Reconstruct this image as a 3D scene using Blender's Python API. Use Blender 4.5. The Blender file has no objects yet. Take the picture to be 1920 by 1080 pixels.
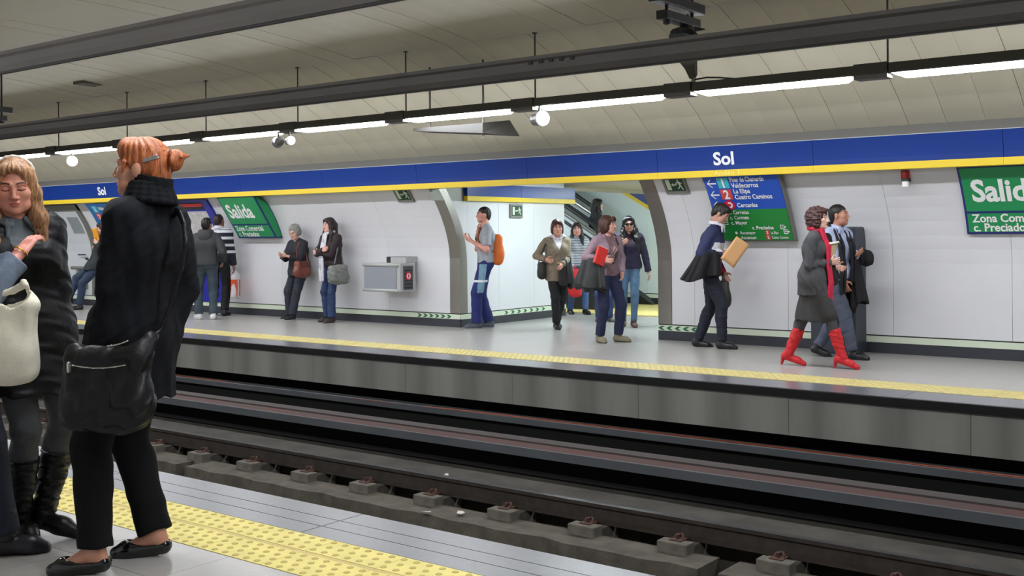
import bpy, bmesh, math, random
import numpy as np
from mathutils import Vector, Matrix

random.seed(7)
rng = np.random.default_rng(11)
SC = bpy.context.scene
COL = SC.collection
PI = math.pi

# ------------------------------------------------------------------ camera
F_PX = 2050.0
CAM_H = 1.36
ROLL = .008
AL = math.atan2(2680, F_PX)
FWD = np.array([-math.cos(AL), math.sin(AL), 0.0])
RGT = np.array([math.sin(AL), math.cos(AL), 0.0])
cam_data = bpy.data.cameras.new('camera')
cam = bpy.data.objects.new('camera', cam_data)
COL.objects.link(cam)
cam_data.sensor_width = 36.0
cam_data.lens = F_PX / 1920 * 36
cam_data.shift_y = -(540 - 437) / 1920
cam_data.clip_start = .05
cam_data.clip_end = 200
_r = Vector(RGT); _u = Vector((0, 0, 1)); _f = Vector(FWD)
_r2 = _r * math.cos(ROLL) - _u * math.sin(ROLL)
_u2 = _u * math.cos(ROLL) + _r * math.sin(ROLL)
_m = Matrix((_r2, _u2, -_f)).transposed().to_4x4()
_m.translation = Vector((0, 0, CAM_H))
_sx = Matrix.Identity(4)
cam.matrix_world = _m
SC.camera = cam

# ------------------------------------------------------------------ world, exposure
world = bpy.data.worlds.new('world'); SC.world = world
world.use_nodes = True
world.node_tree.nodes['Background'].inputs[0].default_value = (.02, .02, .022, 1)
world.node_tree.nodes['Background'].inputs[1].default_value = 1.0
SC.view_settings.view_transform = 'Standard'
SC.view_settings.look = 'None'
SC.view_settings.gamma = 1
SC.view_settings.use_curve_mapping = False
SC.view_settings.exposure = 0.72
TUBE = 36.0          # radiance of the fluorescent diffusers
HALL = 45.0          # tubes in the escalator hall

# ------------------------------------------------------------------ helpers
def ray(u, v):
    px = (u - 960) / F_PX; py = (437 - v) / F_PX
    return FWD + (px + py * ROLL) * RGT + (py - px * ROLL) * np.array([0, 0, 1.0])
CAMP = np.array([0, 0, CAM_H])
def at_depth(u, v, t): return CAMP + t * ray(u, v)
def on_floor(u, v, z=0.0):
    d = ray(u, v); t = (z - CAM_H) / d[2]
    return CAMP + t * d, t

def lin(c):
    def f(x):
        x /= 255
        return x / 12.92 if x <= .04045 else ((x + .055) / 1.055) ** 2.4
    return (f(c[0]), f(c[1]), f(c[2]), 1)

MATS = {}
def mat(name, rgb, rough=.6, metal=0.0, noise=0.0, nscale=8.0, stretch=(1, 1, 1), bump=0.0, bscale=60.0, spec=.5, emit=None, es=0.0, alpha=None, sheen=0.0, rgb2=None, coat=0.0):
    if name in MATS: return MATS[name]
    m = bpy.data.materials.new(name); m.use_nodes = True
    nt = m.node_tree; b = nt.nodes['Principled BSDF']
    col = lin(rgb)
    b.inputs['Base Color'].default_value = col
    b.inputs['Roughness'].default_value = rough
    b.inputs['Metallic'].default_value = metal
    b.inputs['Specular IOR Level'].default_value = spec
    if sheen: b.inputs['Sheen Weight'].default_value = sheen
    if coat: b.inputs['Coat Weight'].default_value = coat
    if emit:
        b.inputs['Emission Color'].default_value = lin(emit)
        b.inputs['Emission Strength'].default_value = es
    if noise or bump:
        tc = nt.nodes.new('ShaderNodeTexCoord'); mp = nt.nodes.new('ShaderNodeMapping')
        mp.inputs['Scale'].default_value = stretch
        nt.links.new(tc.outputs['Object'], mp.inputs[0])
    if noise:
        nz = nt.nodes.new('ShaderNodeTexNoise'); nz.inputs['Scale'].default_value = nscale
        nz.inputs['Detail'].default_value = 5
        nt.links.new(mp.outputs[0], nz.inputs['Vector'])
        mx = nt.nodes.new('ShaderNodeMix'); mx.data_type = 'RGBA'
        c2 = lin(rgb2) if rgb2 else tuple(x * (1 - noise) for x in col[:3]) + (1,)
        c1 = col if rgb2 else tuple(min(1, x * (1 + noise * .6)) for x in col[:3]) + (1,)
        mx.inputs['A'].default_value = c1; mx.inputs['B'].default_value = c2
        rp = nt.nodes.new('ShaderNodeMapRange'); rp.inputs[1].default_value = .32; rp.inputs[2].default_value = .68
        nt.links.new(nz.outputs['Fac'], rp.inputs[0])
        nt.links.new(rp.outputs[0], mx.inputs['Factor'])
        nt.links.new(mx.outputs['Result'], b.inputs['Base Color'])
    if bump:
        n2 = nt.nodes.new('ShaderNodeTexNoise'); n2.inputs['Scale'].default_value = bscale; n2.inputs['Detail'].default_value = 3
        nt.links.new(mp.outputs[0], n2.inputs['Vector'])
        bp = nt.nodes.new('ShaderNodeBump'); bp.inputs['Strength'].default_value = bump; bp.inputs['Distance'].default_value = .01
        nt.links.new(n2.outputs['Fac'], bp.inputs['Height'])
        nt.links.new(bp.outputs[0], b.inputs['Normal'])
    MATS[name] = m
    return m

def link_mesh(name, me, parent=None, loc=None):
    o = bpy.data.objects.new(name, me); COL.objects.link(o)
    if parent: o.parent = parent
    if loc is not None: o.location = loc
    return o
def tag(o, label=None, cat=None, group=None, kind=None):
    if label: o['label'] = label
    if cat: o['category'] = cat
    if group: o['group'] = group
    if kind: o['kind'] = kind
    return o
def empty(name, loc=(0, 0, 0), rz=0.0, parent=None):
    o = bpy.data.objects.new(name, None); COL.objects.link(o)
    o.location = loc; o.rotation_euler = (0, 0, rz); o.empty_display_size = .1
    if parent: o.parent = parent
    return o
def thing(name, label, cat, loc=(0, 0, 0), rz=0.0, group=None):
    return tag(empty(name, loc, rz), label, cat, group)
def struct(o):
    o['kind'] = 'structure'; return o

class MB:
    """collects shapes, then links them as one mesh object"""
    def __init__(s): s.v = []; s.f = []; s.m = []; s.cur = 0
    def add(s, vs, fs):
        n = len(s.v); s.v += [tuple(map(float, p)) for p in vs]
        s.f += [[i + n for i in f] for f in fs]; s.m += [s.cur] * len(fs)
        return s
    def box(s, x0, x1, y0, y1, z0, z1, M=None):
        vs = [(x, y, z) for z in (z0, z1) for (x, y) in ((x0, y0), (x1, y0), (x1, y1), (x0, y1))]
        if M is not None: vs = [tuple(M @ Vector(p)) for p in vs]
        return s.add(vs, [(3, 2, 1, 0), (4, 5, 6, 7), (0, 1, 5, 4), (1, 2, 6, 5), (2, 3, 7, 6), (3, 0, 4, 7)])
    def prism_x(s, prof, x0, x1, closed=True):
        """profile of (y,z) counter-clockwise seen from +x, pulled along x"""
        n = len(prof)
        vs = [(x0, y, z) for y, z in prof] + [(x1, y, z) for y, z in prof]
        fs = [(i, (i + 1) % n, n + (i + 1) % n, n + i) for i in range(n if closed else n - 1)]
        if closed: fs += [tuple(range(n))[::-1], tuple(range(n, 2 * n))]
        return s.add(vs, [f[::-1] for f in fs])
    def tube(s, pts, r, n=10, cap=True):
        pts = [Vector(p) for p in pts]; rs = r if isinstance(r, (list, tuple)) else [r] * len(pts)
        vs = []; fs = []
        prev = None
        for i, p in enumerate(pts):
            d = (pts[min(i + 1, len(pts) - 1)] - pts[max(i - 1, 0)]).normalized()
            if prev is None:
                a = d.orthogonal().normalized()
            else:
                a = (prev - d * prev.dot(d)).normalized()
            prev = a; b = d.cross(a)
            for k in range(n):
                t = 2 * PI * k / n
                vs.append(p + (a * math.cos(t) + b * math.sin(t)) * rs[i])
        for i in range(len(pts) - 1):
            for k in range(n):
                fs.append((i * n + k, i * n + (k + 1) % n, (i + 1) * n + (k + 1) % n, (i + 1) * n + k))
        if cap: fs += [tuple(range(n))[::-1], tuple(range((len(pts) - 1) * n, len(pts) * n))]
        return s.add(vs, fs)
    def cyl(s, a, b, r, n=16): return s.tube([a, b], r, n)
    def mesh(s, name, mats, smooth=False):
        me = bpy.data.meshes.new(name); me.from_pydata(s.v, [], s.f)
        mats = mats if isinstance(mats, (list, tuple)) else [mats]
        for m in mats: me.materials.append(m)
        if any(s.m): me.polygons.foreach_set('material_index', s.m)
        if smooth: me.polygons.foreach_set('use_smooth', [True] * len(me.polygons))
        me.update(); return me
    def build(s, name, mats, parent=None, loc=None, smooth=False, bevel=0.0):
        o = link_mesh(name, s.mesh(name, mats, smooth), parent, loc)
        if bevel:
            b = o.modifiers.new('bevel', 'BEVEL'); b.width = bevel; b.segments = 2; b.limit_method = 'ANGLE'
        return o
def copy_obj(o, parent=None, loc=None):
    c = o.copy(); COL.objects.link(c)
    if parent: c.parent = parent
    if loc is not None: c.location = loc
    return c
def repeat(o, locs, parent):
    """o at the first place, copies sharing its mesh at the others"""
    for i, l in enumerate(locs):
        q = o if i == 0 else copy_obj(o, parent)
        q.location = l

_text_cache = {}
def text_mesh(txt, size, bold=0.012, squeeze=1.0, align='LEFT'):
    cu = bpy.data.curves.new('lettering', 'FONT'); cu.body = txt; cu.size = size; cu.align_x = align
    cu.offset = bold * size; cu.resolution_u = 3; cu.extrude = 0
    o = bpy.data.objects.new('lettering', cu); COL.objects.link(o)
    o.scale = (squeeze, 1, 1)
    dg = bpy.context.evaluated_depsgraph_get()
    me = bpy.data.meshes.new_from_object(o.evaluated_get(dg))
    bpy.data.objects.remove(o)
    vs = np.array([v.co[:] for v in me.vertices]).reshape(-1, 3); fs = [list(p.vertices) for p in me.polygons]
    vs[:, 0] *= squeeze
    bpy.data.meshes.remove(me)
    return vs, fs
def lettering(name, txt, size, fn, material, parent, squeeze=1.0, align='LEFT', bold=.012):
    """flat lettering, each point (s, h) put through fn(s, h) -> world"""
    vs, fs = text_mesh(txt, size, bold, squeeze, align)
    me = bpy.data.meshes.new(name); me.from_pydata([tuple(fn(p[0], p[1])) for p in vs], [], fs); me.materials.append(material)
    return link_mesh(name, me, parent)
def patch(mb, fn, pts):
    """a flat polygon in (s, h) put through fn, both windings are fine"""
    mb.add([fn(a, b) for a, b in pts], [tuple(range(len(pts)))])

# ------------------------------------------------------------------ materials of the place
m_wall = mat('white vitreous panel', (218, 218, 222), .32, noise=.03, nscale=1.2)
m_ceil = mat('cream ceiling panel', (198, 192, 172), .55, noise=.06, nscale=1.5)
m_ceilgap = mat('dark ceiling joint', (90, 86, 76), .9)  # dark backing seen through the gaps between panels
m_tile = mat('pale terrazzo tile', (166, 163, 159), .28, noise=.06, nscale=14)
m_grout = mat('grout', (140, 136, 130), .8)
m_edge = mat('grey granite edge slab', (98, 99, 104), .3, noise=.12, nscale=30)
m_yellow = mat('yellow tactile paving', (216, 202, 116), .5, noise=.10, nscale=6)
m_dome = mat('worn tactile stud', (182, 165, 92), .6, noise=.1, nscale=40)
m_nose = mat('black platform nosing', (22, 22, 24), .35)
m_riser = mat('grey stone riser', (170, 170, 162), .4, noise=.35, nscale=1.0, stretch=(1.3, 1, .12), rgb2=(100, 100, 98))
m_dark = mat('sooty concrete', (28, 27, 26), .9, noise=.3, nscale=5, bump=.4, bscale=30)
m_slab = mat('dusty concrete track slab', (94, 88, 78), .85, noise=.35, nscale=6, bump=.5, bscale=40)
m_block = mat('concrete rail block', (112, 107, 98), .85, noise=.3, nscale=9, bump=.4, bscale=50)
m_rail = mat('rusty rail steel', (66, 58, 52), .6, .3, noise=.3, nscale=10)
m_railtop = mat('polished rail head', (120, 120, 122), .28, .9)
m_clip = mat('rusty clip', (84, 54, 42), .7, noise=.4, nscale=30)
m_troughg = mat('grey cable duct', (88, 92, 96), .55, noise=.15, nscale=6, stretch=(.3, 1, 1))
m_troughr = mat('brown duct cover', (72, 56, 54), .7, noise=.25, nscale=5, stretch=(.3, 1, 1), rgb2=(86, 48, 44))
m_orange = mat('orange cable', (150, 66, 34), .5)
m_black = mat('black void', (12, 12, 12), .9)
m_steel = mat('brushed stainless steel', (150, 146, 140), .38, .85, noise=.10, nscale=3, stretch=(1, 1, .2))
m_blue = mat('blue enamel', (24, 56, 134), .3, noise=.04, nscale=2)
m_bandy = mat('yellow enamel', (226, 196, 24), .4)
m_plinth = mat('dark blue grey plinth', (52, 54, 62), .45, noise=.1, nscale=4)
m_glowstrip = mat('pale green luminescent strip', (212, 222, 200), .45)
m_chev = mat('green chevron', (24, 104, 66), .5)
m_white = mat('white print', (235, 235, 235), .5)
m_fix = mat('grey aluminium luminaire', (84, 82, 76), .5, .3)
m_beam = mat('dark overhead rail', (92, 88, 86), .5, .25, noise=.15, nscale=4, stretch=(.2, 1, 1))
m_beamd = mat('dark overhead rail underside', (50, 47, 46), .55, .4)
m_tube = mat('lit diffuser', (255, 255, 255), .5, emit=(246, 249, 255), es=TUBE)
m_tubeh = mat('lit hall diffuser', (255, 255, 255), .5, emit=(232, 250, 255), es=HALL)
m_ledge = mat('grey cove', (104, 102, 96), .6)
m_black2 = mat('black fitting', (34, 34, 36), .5)
m_frame = mat('grey frame', (126, 126, 118), .45, .3)
m_green = mat('green enamel', (26, 140, 82), .4)
m_green2 = mat('leaf green enamel', (24, 128, 52), .4)
m_navy = mat('navy border', (30, 34, 112), .4)
m_exitg = mat('dark green exit print', (22, 62, 42), .5)
m_exitw = mat('pale exit print', (206, 220, 196), .5)
m_signblue = mat('blue sign enamel', (28, 78, 180), .4)
m_cyan = mat('cyan line number', (64, 180, 200), .4)
m_red2 = mat('red line number', (206, 72, 72), .4)
m_red3 = mat('crimson roundel', (206, 30, 60), .4)

# ------------------------------------------------------------------ dimensions
X0, X1 = -32.0, 5.0
Y_NEAR = 3.77; Y_FAR = 8.91; Y_WALL = 12.10
OP0, OP1 = -10.20, -6.93        # opening of the passage in the far wall
def wall_y(z): return Y_WALL - (.50 * ((z - 1.0) / 1.05) ** 1.8 if z > 1.0 else 0.0)
WZ = [.2, 1.0, 1.15, 1.3, 1.45, 1.6, 1.72, 1.84, 1.95, 2.04]

# ================================================================== FLOORS
fl = struct(MB().box(X0, X1, -.8, 3.37, -.4, -.012).build('floor', m_grout))
tile = MB().box(-.299, .299, -.299, .299, -.02, 0).build('floor_tile', m_tile, fl)
locs = []
for i in range(-6, 9):
    for j in range(4):
        locs.append((-3.77 + .3 - .6 * i, 2.575 - .3 - .6 * j, 0))
repeat(tile, locs, fl)
t2 = MB().box(-.299, .299, 0, .365, -.02, 0).build('floor_tile', m_tile, fl)
repeat(t2, [(-3.77 + .3 - .6 * i, 2.577, 0) for i in range(-6, 9)], fl)

def tactile_mesh(w, d, rows, cols, r, h):
    mb = MB()
    mb.box(-w / 2 + .0015, w / 2 - .0015, -d / 2 + .0015, d / 2 - .0015, -.03, .002)
    mb.cur = 1
    for j in range(rows):
        for i in range(cols):
            x = -w / 2 + (i + .25 + .5 * (j % 2)) * w / cols; y = -d / 2 + (j + .5) * d / rows
            n = 8
            vs = [(x + r * math.cos(2 * PI * k / n), y + r * math.sin(2 * PI * k / n), .002) for k in range(n)]
            vs += [(x + .72 * r * math.cos(2 * PI * k / n), y + .72 * r * math.sin(2 * PI * k / n), .002 + h) for k in range(n)]
            mb.add(vs, [(k, (k + 1) % n, n + (k + 1) % n, n + k) for k in range(n)] + [tuple(range(n, 2 * n))])
    return mb
ta = tactile_mesh(.42, .215, 4, 6, .016, .004).build('tactile_tile', [m_yellow, m_dome], fl)
repeat(ta, [(-2.1 - .42 * i, 3.05, 0) for i in range(-4, 24)], fl)
tb = tactile_mesh(.42, .185, 3, 6, .016, .004).build('tactile_tile', [m_yellow, m_dome], fl)
repeat(tb, [(-2.1 - .42 * i, 3.277, 0) for i in range(-4, 24)], fl)
for y in (3.171,):
    MB().box(X0, X1, y - .0125, y + .0125, -.03, .001).build('tactile_joint_strip', mat('beige strip', (196, 176, 110), .6, noise=.15, nscale=9), fl)
es = MB()
for a, b in ((3.374, 3.50), (3.506, 3.615), (3.621, 3.77)):
    es.box(-.897, .897, a, b, -.05, .001)
es = es.build('edge_slab', m_edge, fl, bevel=0)
repeat(es, [(-3.81 + .9 - 1.8 * i, 0, 0) for i in range(-4, 15)], fl)
# near platform body
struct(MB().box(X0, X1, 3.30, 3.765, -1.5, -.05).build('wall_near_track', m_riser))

# far platform
ff = struct(MB().box(X0, X1, Y_FAR + .12, 12.6, -.3, -.012).build('floor', m_grout))
passage_base = MB().box(-26, -6.5, 12.6, 18.2, -.3, -.012).build('passage_slab', m_grout, ff)
ft = MB().box(-.2995, .2995, -.2995, .2995, -.02, 0).build('floor_tile', m_tile, ff)
locs = []
for i in range(-13, 25):
    for j in range(4):
        locs.append((-7.73 + .3 - .6 * i, 9.84 + .3 + .6 * j, 0))
for i in range(-1, 9):
    for j in range(4, 9):
        locs.append((-7.73 + .3 - .6 * i, 9.84 + .3 + .6 * j, 0))
repeat(ft, locs, ff)
ya = MB().box(-11.5, -6.9, 15.45, 17.9, -.02, .004).build('tactile_field', mat('muted yellow rubber floor', (214, 196, 120), .5, noise=.1, nscale=9), ff)
tc = tactile_mesh(.42, .215, 4, 6, .016, .004).build('tactile_tile', [mat('pale yellow tactile paving', (206, 192, 128), .5, noise=.1, nscale=6), mat('pale tactile stud', (198, 182, 112), .5)], ff)
tl = [(-.4 - .42 * i, y, 0) for i in range(0, 60) for y in (9.495, 9.715)]
repeat(tc, tl, ff)
fe = MB().box(-.897, .897, Y_FAR, 9.375, -.05, 0).build('edge_slab', mat('grey granite far edge slab', (110, 110, 116), .22, noise=.12, nscale=30), ff)
repeat(fe, [(-3.8 - 1.8 * i, 0, 0) for i in range(-4, 15)], ff)
MB().box(X0, X1, Y_FAR - .012, Y_FAR + .03, -.07, .002).build('nosing', m_nose, ff, bevel=.004)
rw = struct(MB().box(X0, X1, 8.99, 9.05, -.40, -.07).build('wall_platform_face', m_grout))
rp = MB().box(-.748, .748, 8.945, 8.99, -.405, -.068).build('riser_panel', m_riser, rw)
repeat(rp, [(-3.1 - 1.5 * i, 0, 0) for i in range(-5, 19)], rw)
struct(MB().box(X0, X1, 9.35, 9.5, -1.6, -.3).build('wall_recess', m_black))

# ================================================================== TRACKS
tb_ = struct(MB().box(X0, X1, 3.7, 9.4, -1.6, -1.36).build('track_bed', m_dark))
# slab under the far track, broken by cross channels
slab_edges = [X0, -15.4, -9.55, -3.55, 1.5, X1]
for a, b in zip(slab_edges[:-1], slab_edges[1:]):
    sl = MB()
    n = 26
    vs = []; fs = []
    L = b - a - .16
    for i in range(n + 1):
        x = a + .08 + L * i / n
        j = .02 * math.sin(i * 2.3) + .012 * math.sin(i * 5.1)
        vs += [(x, 6.80 + j * .8, -1.38), (x, 6.84 + j, -1.0), (x, 7.19 + j * .4, -1.0), (x, 7.20, -1.38)]
    for i in range(n):
        for k in range(3):
            p = i * 4 + k
            fs.append((p, p + 4, p + 5, p + 1))
    fs += [(0, 1, 2, 3), (n * 4 + 3, n * 4 + 2, n * 4 + 1, n * 4)]
    sl.add(vs, fs)
    sl.build('slab', m_slab, tb_)
MB().box(X0, X1, 7.46, 8.06, -1.38, -.875).build('bed_strip', mat('oily ballast concrete', (72, 68, 62), .9, noise=.4, nscale=3, bump=.6, bscale=14), tb_)
MB().box(X0, X1, 4.2, 6.2, -1.38, -1.05).build('bed_strip', m_slab, tb_)

def rail_profile(w=.066, h=.145, foot=.125):
    return [(-foot / 2, 0), (foot / 2, 0), (foot / 2, .012), (.012, .028), (.010, h - .036), (w / 2, h - .026), (w / 2, h - .004), (w / 2 - .008, h),
            (-w / 2 + .008, h), (-w / 2, h - .004), (-w / 2, h - .026), (-.010, h - .036), (-.012, .028), (-foot / 2, .012)]
m_dullblack = mat('dull black steel', (16, 15, 14), .8)  # near-black matt steel for the half-hidden rail
def rail(y, z, label, shiny=True):
    t = thing('running_rail', label, 'rail', (0, y, z))
    MB().prism_x(rail_profile(), X0, X1).build('rail_web', m_rail if shiny else m_dullblack, t)
    MB().box(X0, X1, -.031, .031, .1452, .1465).build('rail_head', m_railtop if shiny else m_dullblack, t)
    return t
rail(7.335, -.945, 'steel running rail with a shiny head carried on concrete blocks, nearest visible rail')
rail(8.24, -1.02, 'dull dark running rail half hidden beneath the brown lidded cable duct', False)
rail(4.5, -1.05, 'running rail hidden deep below the near platform edge, closest to it', True)
rail(5.75, -1.05, 'running rail of the near track, second from the near platform', True)
BX = [-3.17, -3.96, -4.76, -5.57, -6.40, -7.20, -8.0, -8.82]
bxs = [-2.36] + BX + [-8.82 - .805 * k for k in range(1, 12)]
NTH = ['first', 'second', 'third', 'fourth', 'fifth', 'sixth', 'seventh', 'eighth', 'ninth', 'tenth', 'eleventh', 'twelfth', 'thirteenth', 'fourteenth', 'fifteenth', 'sixteenth', 'seventeenth', 'eighteenth', 'nineteenth', 'twentieth']
proto = None
for n, x in enumerate(bxs):
    lab = 'concrete rail block with rusty clip under the shiny rail, ' + NTH[n] + ' from the lower right'
    if proto is None:
        t = thing('rail_block', lab, 'rail block', (x, 7.24, -1.0), 0, 'concrete blocks under the near rail of the far track')
        b = MB().box(-.125, .125, -.17, -.05, -.12, .078).box(-.125, .125, -.05, .19, -.12, .053).build('block', m_block, t, bevel=.008)
        c = MB().box(-.05, .05, -.12, .01, .052, .086); c.tube([(-.035, -.08, .065), (-.03, -.04, .10), (0, -.005, .105), (.03, -.04, .10), (.035, -.08, .065)], .012, 6)
        c.cyl((0, -.07, .06), (0, -.07, .12), .013, 8)
        c = c.build('rail_clip', m_clip, t)
        proto = (t, b, c)
    else:
        t = copy_obj(proto[0], None, (x, 7.24, -1.0)); t['label'] = lab
        for q in proto[1:]: copy_obj(q, t)
# cable ducts in front of the far platform
d1 = thing('cable_duct', 'long low cable duct with a reddish brown lid and grey lip', 'cable duct', (0, 0, 0))
MB().prism_x([(8.06, -.70), (8.09, -.70), (8.09, -.622), (8.06, -.622)], X0, X1).build('lip', m_troughg, d1)
MB().box(X0, X1, 8.09, 8.30, -.66, -.625).build('lid', m_troughr, d1)
MB().box(X0, X1, 8.30, 8.47, -.665, -.61).build('lid_strip', mat('dusty duct edge', (70, 64, 62), .7), d1)
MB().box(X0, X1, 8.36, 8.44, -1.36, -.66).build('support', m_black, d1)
d2 = thing('cable_duct', 'grey cable duct with an orange cable lying on it, right below the far platform face', 'cable duct', (0, 0, 0))
MB().box(X0, X1, 8.74, 8.90, -.555, -.495).build('lip', m_troughg, d2)
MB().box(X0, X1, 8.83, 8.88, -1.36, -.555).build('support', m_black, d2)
oc = MB(); oc.tube([(X0 + i * .5, 8.77 + .025 * math.sin(i * .37), -.49 + (0 if (i // 7) % 3 else -.012)) for i in range(int((X1 - X0) / .5))], .007, 6)
oc = oc.build('orange_cable', m_orange); tag(oc, 'thin orange cable lying along the grey duct under the far platform', 'cable')
# litter on the slab
def litter(u, v, z, s, lab):
    p, _ = on_floor(u, v, z)
    mb = MB(); k = 7
    vs = [(0, 0, .012)] + [(s * (.6 + .5 * random.random()) * math.cos(2 * PI * i / k), s * (.5 + .5 * random.random()) * math.sin(2 * PI * i / k), .004 + .02 * random.random()) for i in range(k)]
    vs += [(a, b, c - .004) for a, b, c in vs]
    fs = [(0, 1 + i, 1 + (i + 1) % k) for i in range(k)] + [(k + 1, k + 2 + (i + 1) % k, k + 2 + i) for i in range(k)]
    fs += [(1 + i, k + 2 + i, k + 2 + (i + 1) % k, 1 + (i + 1) % k) for i in range(k)]
    o = mb.add(vs, fs).build('paper_scrap', mat('white paper', (222, 220, 214), .7), None, tuple(p))
    tag(o, lab, 'litter')
litter(799, 962, -.985, .06, 'crumpled white paper scrap on the slab edge, left of two')
litter(864, 963, -.985, .055, 'flat white paper scrap on the slab edge, right of two')
litter(836, 893, -.872, .03, 'tiny pale paper scrap lying beyond the shiny rail')

# ================================================================== FAR WALL
wf = struct(empty('wall_far'))
def wall_panel(x0, x1):
    prof = [(wall_y(z), z) for z in WZ]
    prof += [(y + .03, z + .01) for y, z in prof[::-1]]
    mb = MB().prism_x(prof[::-1], x0 + .0018, x1 - .0018)
    o = mb.build('wall_panel', m_wall, wf)
    return o
xs = [-10.40]
while xs[-1] > -31: xs.append(xs[-1] - 1.22)
xs = xs[::-1]
edges = list(zip(xs[:-1], xs[1:]))
xr = [-6.74, -6.42]
while xr[-1] < 4.5: xr.append(xr[-1] + 1.22)
edges += list(zip(xr[:-1], xr[1:]))
for a, b in edges: wall_panel(a, b)
MB().box(-32, -10.30, 12.2, 12.3, 0, 2.6).build('backing', m_grout, wf)
MB().box(-6.9, 5, 12.2, 12.3, 0, 2.6).build('backing', m_grout, wf)
# baseboard: dark plinth, pale strip, shadow gap
def base_run(p0, p1, n_out, name='baseboard_far'):
    """from p0 to p1, n_out the way it faces; boxes laid along it"""
    p0 = Vector((*p0, 0)); p1 = Vector((*p1, 0)); d = p1 - p0; L = d.length; d.normalize(); n = Vector((*n_out, 0))
    M = Matrix((d, -n, Vector((0, 0, 1)))).transposed().to_4x4(); M.translation = p0
    e = struct(empty(name))
    MB().box(0, L, -.015, .09, 0, .118, M).build('plinth', m_plinth, e)
    MB().box(0, L, -.022, .09, .118, .186, M).build('pale_strip', m_glowstrip, e)
    MB().box(0, L, .004, .09, .186, .2, M).build('shadow_gap', m_black2, e)
    return e, M
b1, M1 = base_run((X0, Y_WALL), (OP0, Y_WALL), (0, -1))
b2, M2 = base_run((OP1, Y_WALL), (X1, Y_WALL), (0, -1))
b3, M3 = base_run((OP0, Y_WALL), (OP0, 14.75), (1, 0), 'baseboard_passage')
b4, M4 = base_run((-26, 18.0), (-6.5, 18.0), (0, -1), 'baseboard_hall')
def chevrons(par, M, s0, n, step, face, y=-.0245):
    for i in range(n):
        x = s0 + i * step; w = .05 * face
        vs = [(x, .126), (x + w, .126), (x + 1.9 * w, .152), (x + w, .178), (x, .178), (x + .9 * w, .152)]
        mb = MB(); k = len(vs)
        pts = [(a, y, b) for a, b in vs] + [(a, y + .003, b) for a, b in vs]
        mb.add([tuple(M @ Vector(p)) for p in pts], [tuple(range(k)), tuple(range(k, 2 * k))[::-1]] + [(j, k + j, k + (j + 1) % k, (j + 1) % k) for j in range(k)])
        mb.build('chevron', m_chev, par)
chevrons(b1, M1, (-11.03) - X0, 6, .115, 1)
chevrons(b3, M3, 1.0, 7, .16, 1)
chevrons(b2, M2, .1, 6, .115, -1)

# steel portal frame
def jamb(x0, x1, name):
    zs = [0.2] + WZ[1:] ; prof = [(wall_y(z) - .012, z) for z in zs]
    prof += [(Y_WALL + .16 if z < 1 else y + .16, z) for y, z in prof[::-1]]
    return MB().prism_x(prof[::-1], x0, x1).build(name, m_steel, pf)
pf = struct(empty('trim_1'))
jamb(OP0 - .19, OP0, 'jamb'); jamb(OP1, OP1 + .19, 'jamb')
_pr = [(wall_y(z) + .14, z) for z in ([.2] + WZ[1:]) if z < 1.85] + [(wall_y(1.83) + .14, 1.83), (12.3, 1.83), (12.3, .2)]
MB().prism_x(_pr[::-1], OP0 - .05, OP0 - .002).build('reveal_panel', m_wall, pf)
MB().box(OP0 - .05, OP0 - .002, 11.5, 12.3, 1.83, 2.3).build('reveal_top', m_frame, pf)
MB().box(OP0, OP1, 11.5, 11.7, 2.0, 2.06).build('soffit', mat('grey soffit', (120, 116, 108), .5), pf)

# station name band
bd = struct(empty('trim_2'))
def band_y(z): return 11.36 + .06 * (2.33 - z) / .3
seams = [-2.67 - 1.93 * k for k in range(-4, 16)]
for a, b in zip(seams[1:], seams[:-1]):
    prof = []
    for i in range(6):
        z = 2.065 + (2.335 - 2.065) * i / 5
        prof.append((11.41 - .05 * (i / 5) ** 1.3, z))
    prof += [(11.55, 2.335), (11.55, 2.065)]
    MB().prism_x(prof, a + .0025, b - .0025).build('blue_panel', m_blue, bd)
    MB().box(a + .001, b - .001, 11.395, 11.55, 1.99, 2.064).build('yellow_strip', m_bandy, bd)
    MB().box(a, b, 11.352, 11.40, 2.3355, 2.343).build('top_edge', mat('pale edge', (170, 176, 180), .5), bd)
def band_fn(xc, z0): return lambda s, h: (xc + s, 11.41 - .05 * max(0, min(1, (z0 + h - 2.065) / .27)) ** 1.3 - .004, z0 + h)
for xc in (-5.66, -18.2):
    lettering('station_name', 'Sol', .20, band_fn(xc, 2.125), m_white, bd, 1.08, 'CENTER', .03)
lettering('platform_name', 'Andén 1', .075, lambda s, h: (-5.62 + s, 11.391, 2.003 + h), mat('pale yellow print', (236, 220, 120), .5), bd, 1.3, 'CENTER')
# cove between band and vault
cv = struct(empty('trim_3'))
MB().prism_x([(11.45, 2.335), (11.8, 2.335), (11.8, 2.37), (11.45, 2.37)], X0, X1).build('ledge', m_ledge, cv)
MB().box(X0, X1, 11.62, 11.8, 2.36, 2.46).build('cove_face', m_ledge, cv)

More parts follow.
